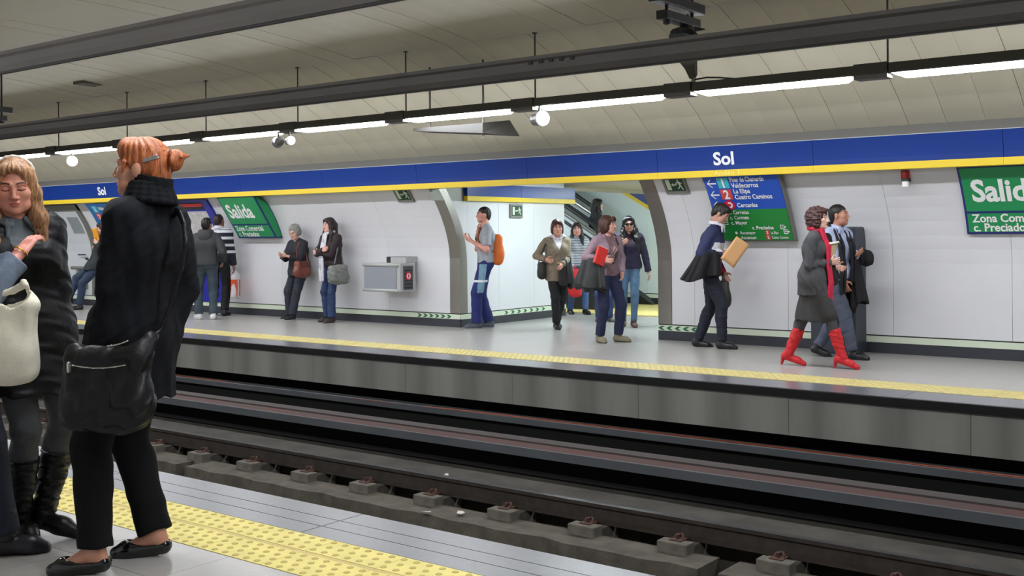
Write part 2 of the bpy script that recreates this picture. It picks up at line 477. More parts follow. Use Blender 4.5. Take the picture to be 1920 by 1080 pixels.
# ================================================================== CEILING
ce = struct(empty('ceiling'))
LOW = [(11.70, 2.44), (11.35, 2.70), (10.95, 2.95), (10.5, 3.18), (10.05, 3.37), (9.6, 3.535)]
UPP = [(9.6, 3.535), (8.8, 3.63), (7.6, 3.72), (6.33, 3.75), (5.06, 3.72), (3.86, 3.63), (3.06, 3.535)]
def strip_mesh(prof, name):
    back = [(y, z + .03) for y, z in prof[::-1]]
    return MB().prism_x((prof + back), -.1895, .1895).mesh(name, m_ceil)
ml = strip_mesh(LOW, 'ceiling_panel'); mu = strip_mesh(UPP, 'ceiling_panel')
k = 0
while X0 + .19 + .383 * k < X1:
    x = X0 + .19 + .383 * k; k += 1
    link_mesh('ceiling_panel', ml, ce, (x, 0, .003 * math.sin(k * 2.1)))
    link_mesh('ceiling_panel', mu, ce, (x, 0, .003 * math.sin(k * 1.3)))
bk = [(y, z + .012) for y, z in LOW + UPP[1:]]
MB().prism_x(bk + [(y, z + .15) for y, z in bk[::-1]], X0, X1).build('backing', m_ceilgap, ce)
NL = [(12.66 - y, z) for y, z in LOW[::-1]]
MB().prism_x(NL + [(y, z + .1) for y, z in NL[::-1]], X0, X1).build('near_vault', m_ceil, ce)
# near wall behind the camera, ends of the station
struct(MB().box(X0, X1, -.9, -.8, -.4, 2.5).build('wall_near', m_wall))
struct(MB().box(X0 - .2, X0, -1, 12.4, -1.6, 4.2).build('wall_left', m_dark))
struct(MB().box(X1, X1 + .2, -1, 12.4, -1.6, 4.2).build('wall_right', m_dark))
struct(MB().box(X0, X1, -1.0, 1.2, 2.45, 2.6).build('ceiling', m_ceil))

# grey hatch on the upper vault
_p, _ = on_floor(196, 161, 3.60)
vg = thing('ceiling_hatch', 'dull grey oblong hatch in the dark upper vault, left', 'hatch', (_p[0], _p[1], 3.60), 0)
MB().box(-.14, .14, -.42, .42, -.012, .04).build('cover', mat('dull hatch', (104, 103, 94), .7), vg)

# ================================================================== PASSAGE AND ESCALATOR HALL
pw = struct(empty('wall_passage'))
pwxs = [12.1, 13.0, 13.9, 14.75]
for a, b in zip(pwxs[:-1], pwxs[1:]):
    MB().box(OP0 - .05, OP0, a + .002 + (.16 if a == 12.1 else 0), b - .002, .2, 2.5).build('wall_panel', m_wall, pw)
MB().box(-26, OP0 - .03, 14.65, 14.75, 0, 2.5).build('return_panel', m_wall, pw)
ps = struct(empty('trim_4'))
for a, b in ((12.2, 13.5), (13.503, 14.98)):
    MB().box(OP0 - .05, OP0 + .06, a, b, 1.905, 2.085).build('blue_panel', m_blue, ps)
    MB().box(OP0 - .05, OP0 + .062, a, b, 1.835, 1.904).build('yellow_strip', m_bandy, ps)
struct(MB().box(OP0 - .1, -6.6, 11.85, 14.95, 2.28, 2.4).build('ceiling', mat('passage ceiling', (176, 170, 156), .6)))
struct(MB().box(-6.93, -6.8, 12.25, 18.1, 0, 4.5).build('wall_passage_right', m_wall))
wb = struct(empty('wall_hall'))
m_hall = mat('hall wall panel', (214, 226, 228), .4)
for i in range(10):
    MB().box(-26 + 1.93 * i + .002, -26 + 1.93 * (i + 1) - .002, 18.0, 18.05, .2, 6.5).build('wall_panel', m_hall, wb)
struct(MB().box(-26, -6.5, 18.05, 18.15, 0, 8).build('wall_hall_backing', m_grout))
SL = (2.12 - 1.66) / (11.56 - 10.55) * 1.0
sb = struct(empty('trim_5'))
def slope_band(z0, z1, m, name, y):
    xa, xb = -14.5, -10.5
    f = lambda x: .56 * (-10.5 - x)
    vs = [(xa, y, z0 + f(xa)), (xb, y, z0 + f(xb)), (xb, y, z1 + f(xb)), (xa, y, z1 + f(xa))]
    vs += [(a, 18.02, c) for a, b, c in vs]
    MB().add(vs, [(0, 1, 2, 3), (7, 6, 5, 4), (0, 4, 5, 1), (1, 5, 6, 2), (2, 6, 7, 3), (3, 7, 4, 0)]).build(name, m, sb)
slope_band(1.79, 1.865, m_bandy, 'yellow_strip', 17.95)
slope_band(1.865, 2.10, m_blue, 'blue_panel', 17.955)
# sloped hall ceiling above that band
f = lambda x: 2.12 + .56 * (-10.5 - x)
struct(MB().add([(-24, 14.9, f(-24)), (-10.4, 14.9, f(-10.4)), (-10.4, 18, f(-10.4)), (-24, 18, f(-24)),
                 (-24, 14.9, f(-24) + .1), (-10.4, 14.9, f(-10.4) + .1), (-10.4, 18, f(-10.4) + .1), (-24, 18, f(-24) + .1)],
                [(0, 1, 2, 3), (7, 6, 5, 4), (0, 4, 5, 1), (1, 5, 6, 2), (2, 6, 7, 3), (3, 7, 4, 0)]).build('ceiling', MATS['passage ceiling']))
struct(MB().box(-10.5, -6.8, 14.9, 18.1, 2.12, 2.25).build('ceiling', MATS['passage ceiling']))
# hall lamps
for i, (x, y, z) in enumerate(((-8.6, 16.2, 2.10), (-12.6, 15.2, 2.85), (-14.5, 15.2, 3.95), (-8.6, 13.3, 2.262))):
    t = thing('ceiling_light', 'fluorescent ceiling lamp of the exit passage, hidden above the opening', 'ceiling light', (x, y, z), 0, 'lamps of the exit passage')
    MB().box(-.7, .7, -.1, .1, -.03, .02).build('diffuser', m_tubeh, t)
    MB().box(-.72, .72, -.12, .12, -.01, .03).build('housing', m_fix, t)
# escalator
es_ = thing('escalator', 'escalator with dark handrails rising to the left in the exit passage', 'escalator', (0, 0, 0))
m_esc = mat('escalator white panel', (206, 214, 216), .35)
m_escd = mat('escalator dark skirt', (30, 30, 32), .5)
m_step = mat('ribbed step metal', (96, 98, 102), .45, .6)
for k in range(14):
    x1 = -10.45 - .36 * k; z = .2 * (k + 1)
    MB().box(x1 - .38, x1, 16.22, 17.0, z - .25, z).build('step', m_step, es_)
for y, xe in ((16.15, -10.42), (17.06, -10.95)):
    fz = lambda x: 1.60 + .58 * (-10.73 - x)
    pts = [xe, -12, -13, -14, -15.2]
    mb = MB(); n = len(pts)
    vs = [(x, y - .02, max(0, fz(x) - .85)) for x in pts] + [(x, y - .02, fz(x) - .10) for x in pts]
    vs += [(x, y + .02, c) for x, _, c in vs]
    fs = []
    for i in range(n - 1):
        fs += [(i, i + 1, n + i + 1, n + i), (2 * n + i, 3 * n + i, 3 * n + i + 1, 2 * n + i + 1), (n + i, n + i + 1, 3 * n + i + 1, 3 * n + i), (i, 2 * n + i, 2 * n + i + 1, i + 1)]
    fs += [(0, n, 3 * n, 2 * n), (n - 1, 3 * n - 1, 4 * n - 1, 2 * n - 1)]
    mb.add(vs, fs).build('side_panel', m_esc, es_)
    pts2 = [(xe, 0), (xe, fz(xe) - .85), (-15.2, fz(-15.2) - .85), (-15.2, fz(-15.2) - 1.25), (xe - .5, 0)]
    mb = MB(); k2 = len(pts2)
    mb.add([(x, y - .06, z) for x, z in pts2] + [(x, y + .06, z) for x, z in pts2], [tuple(range(k2)), tuple(range(k2, 2 * k2))[::-1]] + [(i, k2 + i, k2 + (i + 1) % k2, (i + 1) % k2) for i in range(k2)])
    mb.build('skirt', m_escd, es_)
    MB().tube([(xe + .02, y, 0), (xe + .02, y, fz(xe) - .22), (xe - .02, y, fz(xe) - .08), (xe - .12, y, fz(xe - .12) - .01), (xe - .5, y, fz(xe - .5)), (-15.2, y, fz(-15.2))], .035, 8).build('handrail', m_black2, es_, smooth=True)
    MB().tube([(xe - .05, y - .03, fz(xe - .05) - .28), (-15.2, y - .03, fz(-15.2) - .28)], .03, 8).build('rail_trim', m_black2, es_)
    MB().tube([(xe - .05, y - .03, fz(xe - .05) - .14), (-15.2, y - .03, fz(-15.2) - .14)], .035, 8).build('rail_trim', m_steel, es_)
wd = MB(); tri = [(-10.72, .0), (-10.72, .27), (-10.28, .0)]
wd.add([(x, 17.75, z) for x, z in tri] + [(x, 17.97, z) for x, z in tri], [(0, 1, 2), (5, 4, 3), (0, 3, 4, 1), (1, 4, 5, 2), (2, 5, 3, 0)]).build('skirt_end', m_escd, es_)

# ================================================================== SIGNS ON THE FAR WALL
def wall_fn(xc, z0, off, skew=0.0):
    """lays flat (s,h) on the curved far wall, off metres in front of it"""
    return lambda s, h: (xc + s, wall_y(z0 + h) - off, z0 + h)
def curved_sheet(name, xa, xb, za, zb, fn_y, thick, m, par, n=10):
    prof = [(fn_y(za + (zb - za) * i / n), za + (zb - za) * i / n) for i in range(n + 1)]
    prof += [(y + thick, z) for y, z in prof[::-1]]
    return MB().prism_x(prof[::-1], xa, xb).build(name, m, par)
def exit_sign(xc, zc, fn, label, direction, par_rot=None):
    t = thing('exit_sign', label, 'sign', fn(xc, zc, 0))
    o = Vector(fn(xc, zc, 0))
    def L(s, h, d): return tuple(Vector(fn(xc + s, zc + h, d)) - o)
    def plate(w, h, d0, d1, m, name):
        mb = MB(); vs = [L(a, b, d) for d in (d1, d0) for a, b in ((-w, -h), (w, -h), (w, h), (-w, h))]
        mb.add(vs, [(0, 1, 2, 3), (7, 6, 5, 4), (0, 4, 5, 1), (1, 5, 6, 2), (2, 6, 7, 3), (3, 7, 4, 0)]).build(name, m, t)
    plate(.155, .105, 0, .03, m_frame, 'frame'); plate(.125, .075, .03, .034, m_exitg, 'print_panel')
    s = direction
    def poly(pts, name):
        mb = MB(); patch(mb, lambda a, b: L(a * s, b, .0365), pts); mb.build(name, m_exitw, t)
    poly([(-.112, -.06), (-.055, -.06), (-.055, .06), (-.112, .06)], 'door_symbol')
    poly([(-.045, 0), (-.02, .022), (-.02, .007), (.03, .007), (.03, -.007), (-.02, -.007), (-.02, -.022)], 'arrow_symbol')
    mb = MB()
    f2 = lambda a, b: L(a * s, b, .0365)
    for p in ([(.048, .058), (.066, .058), (.066, .040), (.048, .040)], [(.04, .036), (.075, .036), (.085, -.012), (.062, -.012)],
              [(.035, .03), (.042, .022), (.02, .006), (.014, .014)], [(.075, .036), (.104, .016), (.1, .006), (.072, .022)],
              [(.062, -.008), (.078, -.012), (.05, -.045), (.03, -.045), (.03, -.036), (.046, -.034)], [(.07, -.012), (.086, -.012), (.105, -.058), (.09, -.062)]):
        patch(mb, f2, p)
    mb.build('running_figure', m_exitw, t)
    return t
fw_ = lambda x, z, d: (x, wall_y(z) - d, z)
exit_sign(-10.92, 1.93, fw_, 'small green and white running man exit sign left of the passage opening', 1)
exit_sign(-6.45, 1.925, fw_, 'small green and white running man exit sign above the man reading the folder', 1)
exit_sign(13.42, 1.70, lambda y, z, d: (OP0 + d, y, z), 'green and white running man exit sign on the passage side wall', 1)

# line directions sign
ls = thing('line_directions_sign', 'blue and green directory sign with line numbers and arrows under the station name', 'sign', (0, 0, 0))
LX0, LX1, LZ0, LZ1, LZM = -5.98, -5.06, 1.255, 2.0, 1.615
def ls_y(z):
    return 11.46 + (11.93 - 11.46) * ((2.0 - z) / .75) ** .8
ls_fn = lambda s, h: (LX0 + s, ls_y(LZ0 + h) - .003, LZ0 + h)
curved_sheet('blue_face', LX0, LX1, LZM, LZ1, ls_y, .03, m_signblue, ls)
curved_sheet('green_face', LX0, LX1, LZ0, LZM, ls_y, .03, m_green2, ls)
curved_sheet('frame', LX0 - .012, LX1 + .012, LZ0 - .012, LZ1, lambda z: ls_y(z) + .012, .10, m_frame, ls)
def off_fn(fn, d, s0=0, h0=0): return lambda s, h: (lambda p: (p[0], p[1] - d, p[2]))(fn(s + s0, h + h0))
def sq(name, s0, h0, w, h, m, d=.002, par=ls, fn=ls_fn):
    mb = MB(); patch(mb, off_fn(fn, d), [(s0, h0), (s0 + w, h0), (s0 + w, h0 + h / 2), (s0, h0 + h / 2)]); patch(mb, off_fn(fn, d), [(s0, h0 + h / 2), (s0 + w, h0 + h / 2), (s0 + w, h0 + h), (s0, h0 + h)])
    return mb.build(name, m, par)
def arrow(s0, h0, d, k=1.0, par=ls, fn=ls_fn, m=None):
    mb = MB(); g = off_fn(fn, .004, s0, h0)
    for p in ([(0, 0), (.05, .045), (.066, .045), (.022, .008), (.022, -.008), (.066, -.045), (.05, -.045)], [(.02, .008), (.115, .008), (.115, -.008), (.02, -.008)]):
        patch(mb, lambda a, b: g((a if d > 0 else -a) * k, b * k), p)
    mb.build('arrow', m or m_white, par)
for i, (n_, h0, m, l1, l2) in enumerate((('1', .605, m_cyan, 'Pinar de Chamartín', 'Valdecarros'), ('2', .475, m_red2, 'La Elipa', 'Cuatro Caminos'))):
    arrow(.03, h0 + .055, 1)
    sq_ = sq('line_number_square', .165, h0, .14, .115, m)
    lettering('line_number', n_, .14, off_fn(ls_fn, .005, .235, h0 + .008), m_white, sq_, 1.0, 'CENTER', .03)
    lettering('destination', l1, .072, off_fn(ls_fn, .004, .33, h0 + .068), m_white, ls, .74 if i == 0 else .95, bold=.02)
    lettering('destination', l2, .072, off_fn(ls_fn, .004, .33, h0 + .002), m_white, ls, .95, bold=.02)
arrow(.03, .41, 1)
mb = MB(); patch(mb, off_fn(ls_fn, .003, .235, .41), [(.07 * math.cos(k * PI / 10), .058 * math.sin(k * PI / 10)) for k in range(20)]); rd_ = mb.build('roundel', m_red3, ls)
mb = MB(); g = off_fn(ls_fn, .006, .235, .41)
ring = [((.044 * math.cos(t), .036 * math.sin(t)), (.024 * math.cos(t), .018 * math.sin(t))) for t in [(-2.6 + 4.6 * k / 14) for k in range(15)]]
for (a, b), (c, d) in zip(ring[:-1], ring[1:]): patch(mb, g, [a, c, d, b])
mb.build('roundel_mark', m_white, rd_)
lettering('destination', 'Cercanías', .068, off_fn(ls_fn, .004, .33, .385), m_white, ls, .95, bold=.02)
def exit_box(s0, h0, d):
    mb = MB(); g = off_fn(ls_fn, .004, s0, h0)
    for p in ([(0, 0), (.05, 0), (.05, .008), (0, .008)], [(0, .042), (.05, .042), (.05, .05), (0, .05)], [(0, 0), (.007, 0), (.007, .05), (0, .05)],
              [(.012, .021), (.07, .021), (.07, .029), (.012, .029)], [(.05, .04), (.075, .025), (.05, .01)]):
        patch(mb, lambda a, b: g(a if d > 0 else .06 - a, b), p)
    mb.build('exit_arrow', m_white, ls)
for h0, tx in ((.305, 'c. Carretas'), (.245, 'c. Carmen'), (.185, 'c. Mayor')):
    exit_box(.10, h0 - .002, -1)
    lettering('street_name', tx, .06, off_fn(ls_fn, .004, .2, h0), m_white, ls, .95, bold=.02)
for h0, tx, s in ((.125, 'c. Preciados', .44), ):
    lettering('street_name', tx, .058, off_fn(ls_fn, .004, .45, h0), m_white, ls, .95, bold=.02); exit_box(.8, h0, 1)
for h0, l3 in ((.068, 'La Elipa'), (.012, 'Cuatro Caminos')):
    lettering('street_name', 'Ascensor', .055, off_fn(ls_fn, .004, .28, h0), m_white, ls, .95, bold=.015)
    sq_ = sq('line_number_square', .60, h0 - .006, .055, .05, m_red2, .003)
    lettering('line_number', '2', .05, off_fn(ls_fn, .006, .627, h0 + .002), m_white, sq_, 1, 'CENTER', .02)
    lettering('street_name', l3, .04, off_fn(ls_fn, .004, .67, h0 + .004), m_white, ls, .75, bold=.01)
exit_box(.83, .07, 1)
mb = MB(); patch(mb, off_fn(ls_fn, .004, .235, .085), [(.016 * math.cos(k * PI / 8), .016 * math.sin(k * PI / 8)) for k in range(16)]); mb.build('lift_symbol', m_white, ls)

# green exit signs
def salida(x0, w, label, cheek, yfn, zb=1.31, zt=1.995, zm=1.535, flat=False):
    t = thing('way_out_sign', label, 'sign', (0, 0, 0))
    curved_sheet('border', x0, x0 + w, zb, zt, yfn, .04, m_navy, t)
    bo = .022
    curved_sheet('upper_face', x0 + bo, x0 + w - bo, zm + bo / 2, zt - .015, lambda z: yfn(z) - .004, .02, m_green, t)
    curved_sheet('lower_face', x0 + bo, x0 + w - bo, zb + bo, zm - bo / 2, lambda z: yfn(z) - .004, .02, m_green, t)
    g = lambda s, h: (x0 + s, yfn(zb + h) - .007, zb + h)
    k = w / 1.02 if cheek else 1.0
    lettering('way_out_word', 'Salida', .30, off_fn(g, 0, .10 * k, .34), m_white, t, .98 * k, bold=.03)
    lettering('street_name', 'Zona Comercial', .115, off_fn(g, 0, .07 * k, .125), m_white, t, .98 * k, bold=.025)
    lettering('street_name', 'c. Preciados', .115, off_fn(g, 0, .07 * k, .03), m_white, t, .98 * k, bold=.025)
    if cheek:
        for q, (d, m) in enumerate(((0, m_navy), (.02, m_green))):
            n = 10; mb = MB(); vs = []
            for i in range(n + 1):
                z = zb + d + (zt - zb - 2 * d) * i / n
                yb = wall_y(z) + .0
                if z > 1.75: yb = min(yb, yfn(z) + .05 + (zt - z) * 1.6)
                vs += [(x0 + w - .03 + .004 * q, yfn(z) + .001 + d, z), (x0 + w - .03 + .004 * q, max(yfn(z) + .03, yb - d), z),
                       (x0 + w + .002 + .003 * q, yfn(z) + .001 + d, z), (x0 + w + .002 + .003 * q, max(yfn(z) + .03, yb - d), z)]
            fs = []
            for i in range(n):
                a = 4 * i; b = a + 4
                fs += [(a + 2, b + 2, b + 3, a + 3), (a, a + 1, b + 1, b), (a + 1, a + 3, b + 3, b + 1), (a, b, b + 2, a + 2)]
            mb.add(vs, fs).build('cheek_border' if q == 0 else 'cheek', m, t)
    return t
salida(-3.17, 1.75, 'large green way out sign with blue border on the right end of the far wall', False, lambda z: wall_y(z) - .05)
salida(-14.93, .95, 'green way out sign with a green side cheek, left of the grey haired woman', True, lambda z: 11.44 + .47 * (1.995 - z) / .685)

# blue framed map board and second line sign, far left
mp = thing('map_board', 'tall blue framed board with a white map, red header, behind the dark jacket man', 'map board', (0, 0, 0))
my = lambda z: wall_y(z) - .05
curved_sheet('frame', -16.75, -15.45, .2, 1.97, my, .05, mat('royal blue frame', (36, 40, 150), .35), mp)
curved_sheet('map', -16.62, -15.62, .85, 1.78, lambda z: my(z) - .004, .02, mat('printed map', (206, 204, 200), .4, noise=.3, nscale=16, rgb2=(176, 170, 172)), mp)
curved_sheet('header_black', -16.62, -15.62, 1.81, 1.93, lambda z: my(z) - .004, .02, m_black2, mp)
curved_sheet('header_red', -16.6, -15.64, 1.86, 1.91, lambda z: my(z) - .008, .02, mat('red header', (214, 40, 44), .4), mp)
s2 = thing('line_directions_sign', 'blue line sign partly hidden behind the red haired woman, far left', 'sign', (0, 0, 0))
l2 = lambda z: 11.46 + .47 * ((1.97 - z) / .75) ** .8
curved_sheet('face', -18.9, -17.9, 1.23, 1.97, l2, .03, mat('sea blue sign', (28, 100, 160), .4), s2)
g2 = lambda s, h: (-18.9 + s, l2(1.23 + h) - .003, 1.23 + h)
for h0, m, n_, tx in ((.58, m_cyan, '1', 'Valdecarros'), (.44, m_red2, '2', 'La Elipa')):
    sq_ = sq('line_number_square', .14, h0, .15, .12, m, .002, s2, g2)
    lettering('line_number', n_, .13, off_fn(g2, .005, .215, h0 + .012), m_white, sq_, 1, 'CENTER', .03)
    lettering('destination', tx, .085, off_fn(g2, .004, .33, h0 + .04), m_white, s2, .95, bold=.02)
# service door, far left
dr = struct(empty('door_1'))
m_door = mat('pale grey door', (200, 204, 208), .4)
curved_sheet('door_leaf', -21.4, -19.62, .2, 1.9, lambda z: wall_y(z) - .02, .03, m_door, dr)
curved_sheet('door_frame', -19.62, -19.5, .2, 1.97, lambda z: wall_y(z) - .05, .06, m_frame, dr)
curved_sheet('door_frame', -21.5, -19.5, 1.86, 1.97, lambda z: wall_y(z) - .05, .06, m_frame, dr)
curved_sheet('vision_panel', -20.12, -19.74, 1.42, 1.74, lambda z: wall_y(z) - .028, .02, mat('grey glass', (140, 146, 150), .25), dr)
lv = MB()
for k in range(8): lv.box(-20.2, -19.8, Y_WALL - .035, Y_WALL - .02, .32 + .05 * k, .355 + .05 * k)
tag(lv.build('louvre', m_frame, dr), kind='stuff')
MB().tube([(-19.86, 12.06, 1.0), (-19.86, 12.0, 1.0), (-20.02, 12.0, 1.0)], .014, 8).build('handle', m_black2, dr)
MB().cyl((-19.8, 12.07, .92), (-19.8, 12.03, .92), .022, 10).build('lock', m_black2, dr)
# low ledge the reader sits on
bn = thing('leaning_rail', 'low metal leaning rail behind the person with the orange book', 'rail', (-19.35, 12.0, 0))
MB().cyl((-.8, -.06, .74), (.8, -.06, .74), .035, 12).build('bar', m_frame, bn)
for x in (-.55, .55): MB().box(x - .025, x + .025, -.08, .0, 0, .74).build('leg', m_frame, bn)

# projector box with grey screen
pj = thing('wall_projector_box', 'grey metal box with blank screen and dark control side hanging on the wall', 'wall unit', (0, 0, 0))
m_scr = mat('blank grey screen', (138, 142, 150), .3); m_case = mat('light grey casing', (176, 178, 176), .4, .2)
A, B = -11.72, -10.98
MB().box(A, B, 11.66, 12.0, .51, .93).build('body', m_case, pj, bevel=.012)
MB().box(A + .02, B - .07, 11.648, 11.67, .55, .885).build('screen', m_scr, pj)
MB().cyl((A, 11.655, .905), (B - .03, 11.655, .905), .028, 12).build('rail', m_case, pj, smooth=True)
MB().cyl((A, 11.655, .53), (B - .03, 11.655, .53), .024, 12).build('rail', m_case, pj, smooth=True)
MB().box(B - .002, B + .008, 11.73, 11.93, .54, .89).build('control_panel', mat('control panel', (70, 74, 80), .4), pj)
mb = MB()
for k in range(6): mb.box(B + .008, B + .011, 11.75, 11.91, .56 + .05 * k, .585 + .05 * k)
tag(mb.build('button_rows', m_black2, pj), kind='stuff')
mb = MB(); mb.cyl((B + .008, 11.83, .74), (B + .014, 11.83, .74), .062, 20); sr_ = mb.build('sticker_ring', m_red3, pj)
mb = MB(); mb.cyl((B + .014, 11.83, .74), (B + .017, 11.83, .74), .042, 18); mb.build('sticker', m_white, sr_)
mb = MB(); mb.box(B + .017, B + .019, 11.81, 11.855, .735, .75); mb.box(B + .017, B + .019, 11.815, 11.83, .705, .775); mb.build('sticker_symbol', m_red3, sr_)
MB().box(A + .24, B - .06, 11.9, 12.1, .93, 1.02).build('bracket', m_black2, pj)
MB().box(B - .36, B - .05, 11.84, 12.1, .93, 1.015).build('bracket_cover', m_case, pj, bevel=.006)
# red alarm beacon
al = thing('alarm_beacon', 'small red alarm beacon over a white base, high on the far wall', 'beacon', (-3.70, wall_y(1.9), 1.9))
MB().cyl((0, -.06, .0), (0, -.06, .085), .045, 16).build('red_lens', mat('red lens', (190, 34, 40), .3), al, smooth=False, bevel=.01)
MB().box(-.035, .035, -.09, .05, -.03, 0).build('bracket', m_black2, al)
MB().cyl((0, -.06, -.085), (0, -.06, -.03), .035, 14).build('base', m_white, al)
# dark vending machine behind the two walkers
vm = thing('vending_machine', 'dark slate machine standing against the far wall behind the red booted woman', 'vending machine', (0, 0, 0))
m_vm = mat('dark slate casing', (52, 58, 68), .45)
MB().box(-4.78, -4.27, 11.72, 12.08, 0, 1.40).build('body', m_vm, vm, bevel=.02)
MB().box(-4.70, -4.35, 11.705, 11.73, 1.12, 1.33).build('display', mat('dark display', (20, 22, 30), .2), vm)
MB().box(-4.70, -4.35, 11.705, 11.73, .35, .6).build('tray', m_black2, vm)
mb = MB()
for i in range(4):
    for j in range(2): mb.box(-4.67 + .09 * i, -4.62 + .09 * i, 11.698, 11.706, 1.15 + .09 * j, 1.19 + .09 * j)
tag(mb.build('buttons', mat('amber buttons', (150, 120, 70), .4), vm), kind='stuff')

# ================================================================== OVERHEAD
def overhead(y, zb, h, label):
    t = thing('overhead_conductor_rail', label, 'overhead rail', (0, y, zb))
    MB().prism_x([(-.03, 0), (.03, 0), (.055, .05), (.055, h - .05), (.075, h - .03), (.075, h), (-.075, h), (-.075, h - .03), (-.055, h - .05), (-.055, .05)], X0, X1).build('rail', m_beam, t)
    MB().box(X0, X1, -.018, .018, -.015, .002).build('contact_wire', m_beamd, t)
    mb = MB()
    for k in range(5): mb.box(-5.72 + .11 * k, -5.68 + .11 * k, -.068, -.05, h * .6, h * .6 + .045)
    if y > 6: tag(mb.build('bolts', m_beamd, t), kind='stuff')
    return t
overhead(7.8, 2.735, .175, 'dark overhead conductor rail over the far track, in front of the light row')
overhead(5.1, 2.86, .17, 'dark overhead conductor rail over the near track, across the upper left corner')

def catenary_support(x, label):
    t = thing('conductor_rail_support', label, 'rail support', (x, 7.8, 2.91))
    MB().box(-.05, .05, -.42, .34, .235, .315).build('upper_beam', m_black2, t, bevel=.006)
    MB().box(-.05, .05, -.30, .26, .115, .185).build('lower_beam', m_black2, t, bevel=.006)
    for y in (-.22, .20): MB().cyl((0, y, .08), (0, y, .80), .014, 10).build('threaded_rod', m_black2, t)
    MB().cyl((0, -.22, .085), (0, -.22, .115), .028, 6).build('nut', m_black2, t)
    MB().tube([(0, .1, .12), (0, .1, .10), (0, .09, .075), (0, .07, .035), (0, .07, .03)], [.05, .055, .07, .12, .08], 16).build('insulator', m_black2, t)
    MB().box(-.07, .07, -.06, .13, 0, .03).build('clamp', m_black2, t)
    MB().tube([(.05, .14, .09), (.13, .18, .085)], [.025, .004], 8).build('spike', m_black2, t)
    return t
catenary_support(-4.25, 'black insulated support with two cross beams holding the overhead rail, top right')
catenary_support(-15.3, 'black insulated support of the overhead rail at the far left edge')

def light(x, y, label, group=None):
    t = thing('ceiling_light', label, 'ceiling light', (x, y, 2.66), 0, group)
    L = 1.9
    MB().prism_x([(-.07, .064), (.07, .064), (.078, .075), (.07, .155), (-.07, .155), (-.078, .075)], 0, L).build('housing', m_fix, t)
    d = MB()
    prof = [(-.052, 0), (.052, 0), (.066, .066), (-.066, .066)]
    vs = [(.20, a, b) for a, b in prof[:2]] + [(.06, a, b) for a, b in prof[2:]] + [(1.52, a, b) for a, b in prof[:2]] + [(1.60, a, b) for a, b in prof[2:]]
    vs = [(.12, -.045, .022), (.12, .045, .022), (.02, .066, .063), (.02, -.066, .063), (1.51, -.045, .022), (1.51, .045, .022), (1.57, .066, .063), (1.57, -.066, .063)]
    d.add(vs, [(0, 1, 5, 4), (1, 2, 6, 5), (2, 3, 7, 6), (3, 0, 4, 7), (3, 2, 1, 0), (4, 5, 6, 7)]).build('diffuser', m_tube, t)
    MB().box(1.60, 1.9, -.08, .08, .03, .165).build('joint_box', m_fix, t, bevel=.004)
    zt = 3.545 - 2.66
    MB().cyl((1.88, 0, .14), (1.88, 0, zt), .009, 8).build('suspension_rod', m_fix, t)
    MB().cyl((1.88, 0, zt - .02), (1.88, 0, zt), .03, 10).build('ceiling_rose', m_fix, t)
    return t
ORD = ['first', 'second', 'third', 'fourth', 'fifth', 'sixth', 'seventh', 'eighth', 'ninth', 'tenth', 'eleventh', 'twelfth', 'thirteenth']
for k in range(-1, 11):
    lab = 'lit fluorescent ceiling light over the far platform, ' + (ORD[k] + ' from the right edge' if k >= 0 else 'past the right edge')
    light(-3.16 - 1.91 * k + (0 if k < 9 else 0), 9.6, lab, 'fluorescent lights over the far platform')
for k in range(-3, 12):
    light(-3.16 - 1.91 * k, 2.95, 'lit fluorescent ceiling light over the near platform, outside the view', 'fluorescent lights over the near platform')
# round spotlights / speakers under the row
def spot(x, y, z, rz, label, r=.085, lit=True):
    t = thing('round_speaker', label, 'speaker', (x, y, z), rz)
    MB().tube([(-.10, 0, 0), (-.09, 0, 0), (.02, 0, 0), (.06, 0, 0)], [r * .5, r * .8, r * .85, r], 20).build('body', mat('grey speaker body', (120, 120, 120), .5), t, smooth=False)
    MB().tube([(.06, 0, 0), (.075, 0, 0), (.085, 0, 0)], [r, r * .98, r * .5], 20).build('face', mat('white speaker face', (240, 240, 244), .35, emit=(250, 250, 255) if False else None), t)
    MB().cyl((0, 0, r * .7), (0, 0, r * .7 + .08), .012, 8).build('mount', m_black2, t)
spot(-6.90, 9.52, 2.585, math.radians(-25), 'white faced round speaker under the light row, right of the grey hood')
spot(-16.05, 9.52, 2.55, math.radians(-25), 'white faced round speaker under the light row at the far left')
spot(-11.10, 9.50, 2.575, math.radians(150), 'small round speaker of a pair under the light row, the left one', .075)
spot(-10.88, 9.50, 2.575, math.radians(-30), 'small round speaker of a pair under the light row, the right one', .06)
# wedge shaped metal hood
hd = thing('metal_hood', 'grey wedge shaped metal hood hanging just below the light row', 'hood', (0, 0, 0))
mb = MB()
a = [(-8.95, 9.75, 2.60), (-7.95, 9.85, 2.52), (-7.95, 9.85, 2.64), (-8.95, 9.75, 2.63)]
b = [(-8.95, 10.1, 2.60), (-7.75, 10.3, 2.50), (-7.9, 10.3, 2.70), (-8.95, 10.1, 2.63)]
mb.add(a + b, [(0, 1, 2, 3), (7, 6, 5, 4), (0, 4, 5, 1), (1, 5, 6, 2), (2, 6, 7, 3), (3, 7, 4, 0)]).build('hood', mat('dark grey hood', (44, 43, 40), .6), hd)
MB().cyl((-7.98, 9.9, 2.46), (-7.98, 9.9, 3.38), .012, 8).build('hanger', m_fix, hd)
MB().cyl((-8.85, 9.95, 2.6), (-8.85, 9.95, 3.38), .012, 8).build('hanger', m_fix, hd)
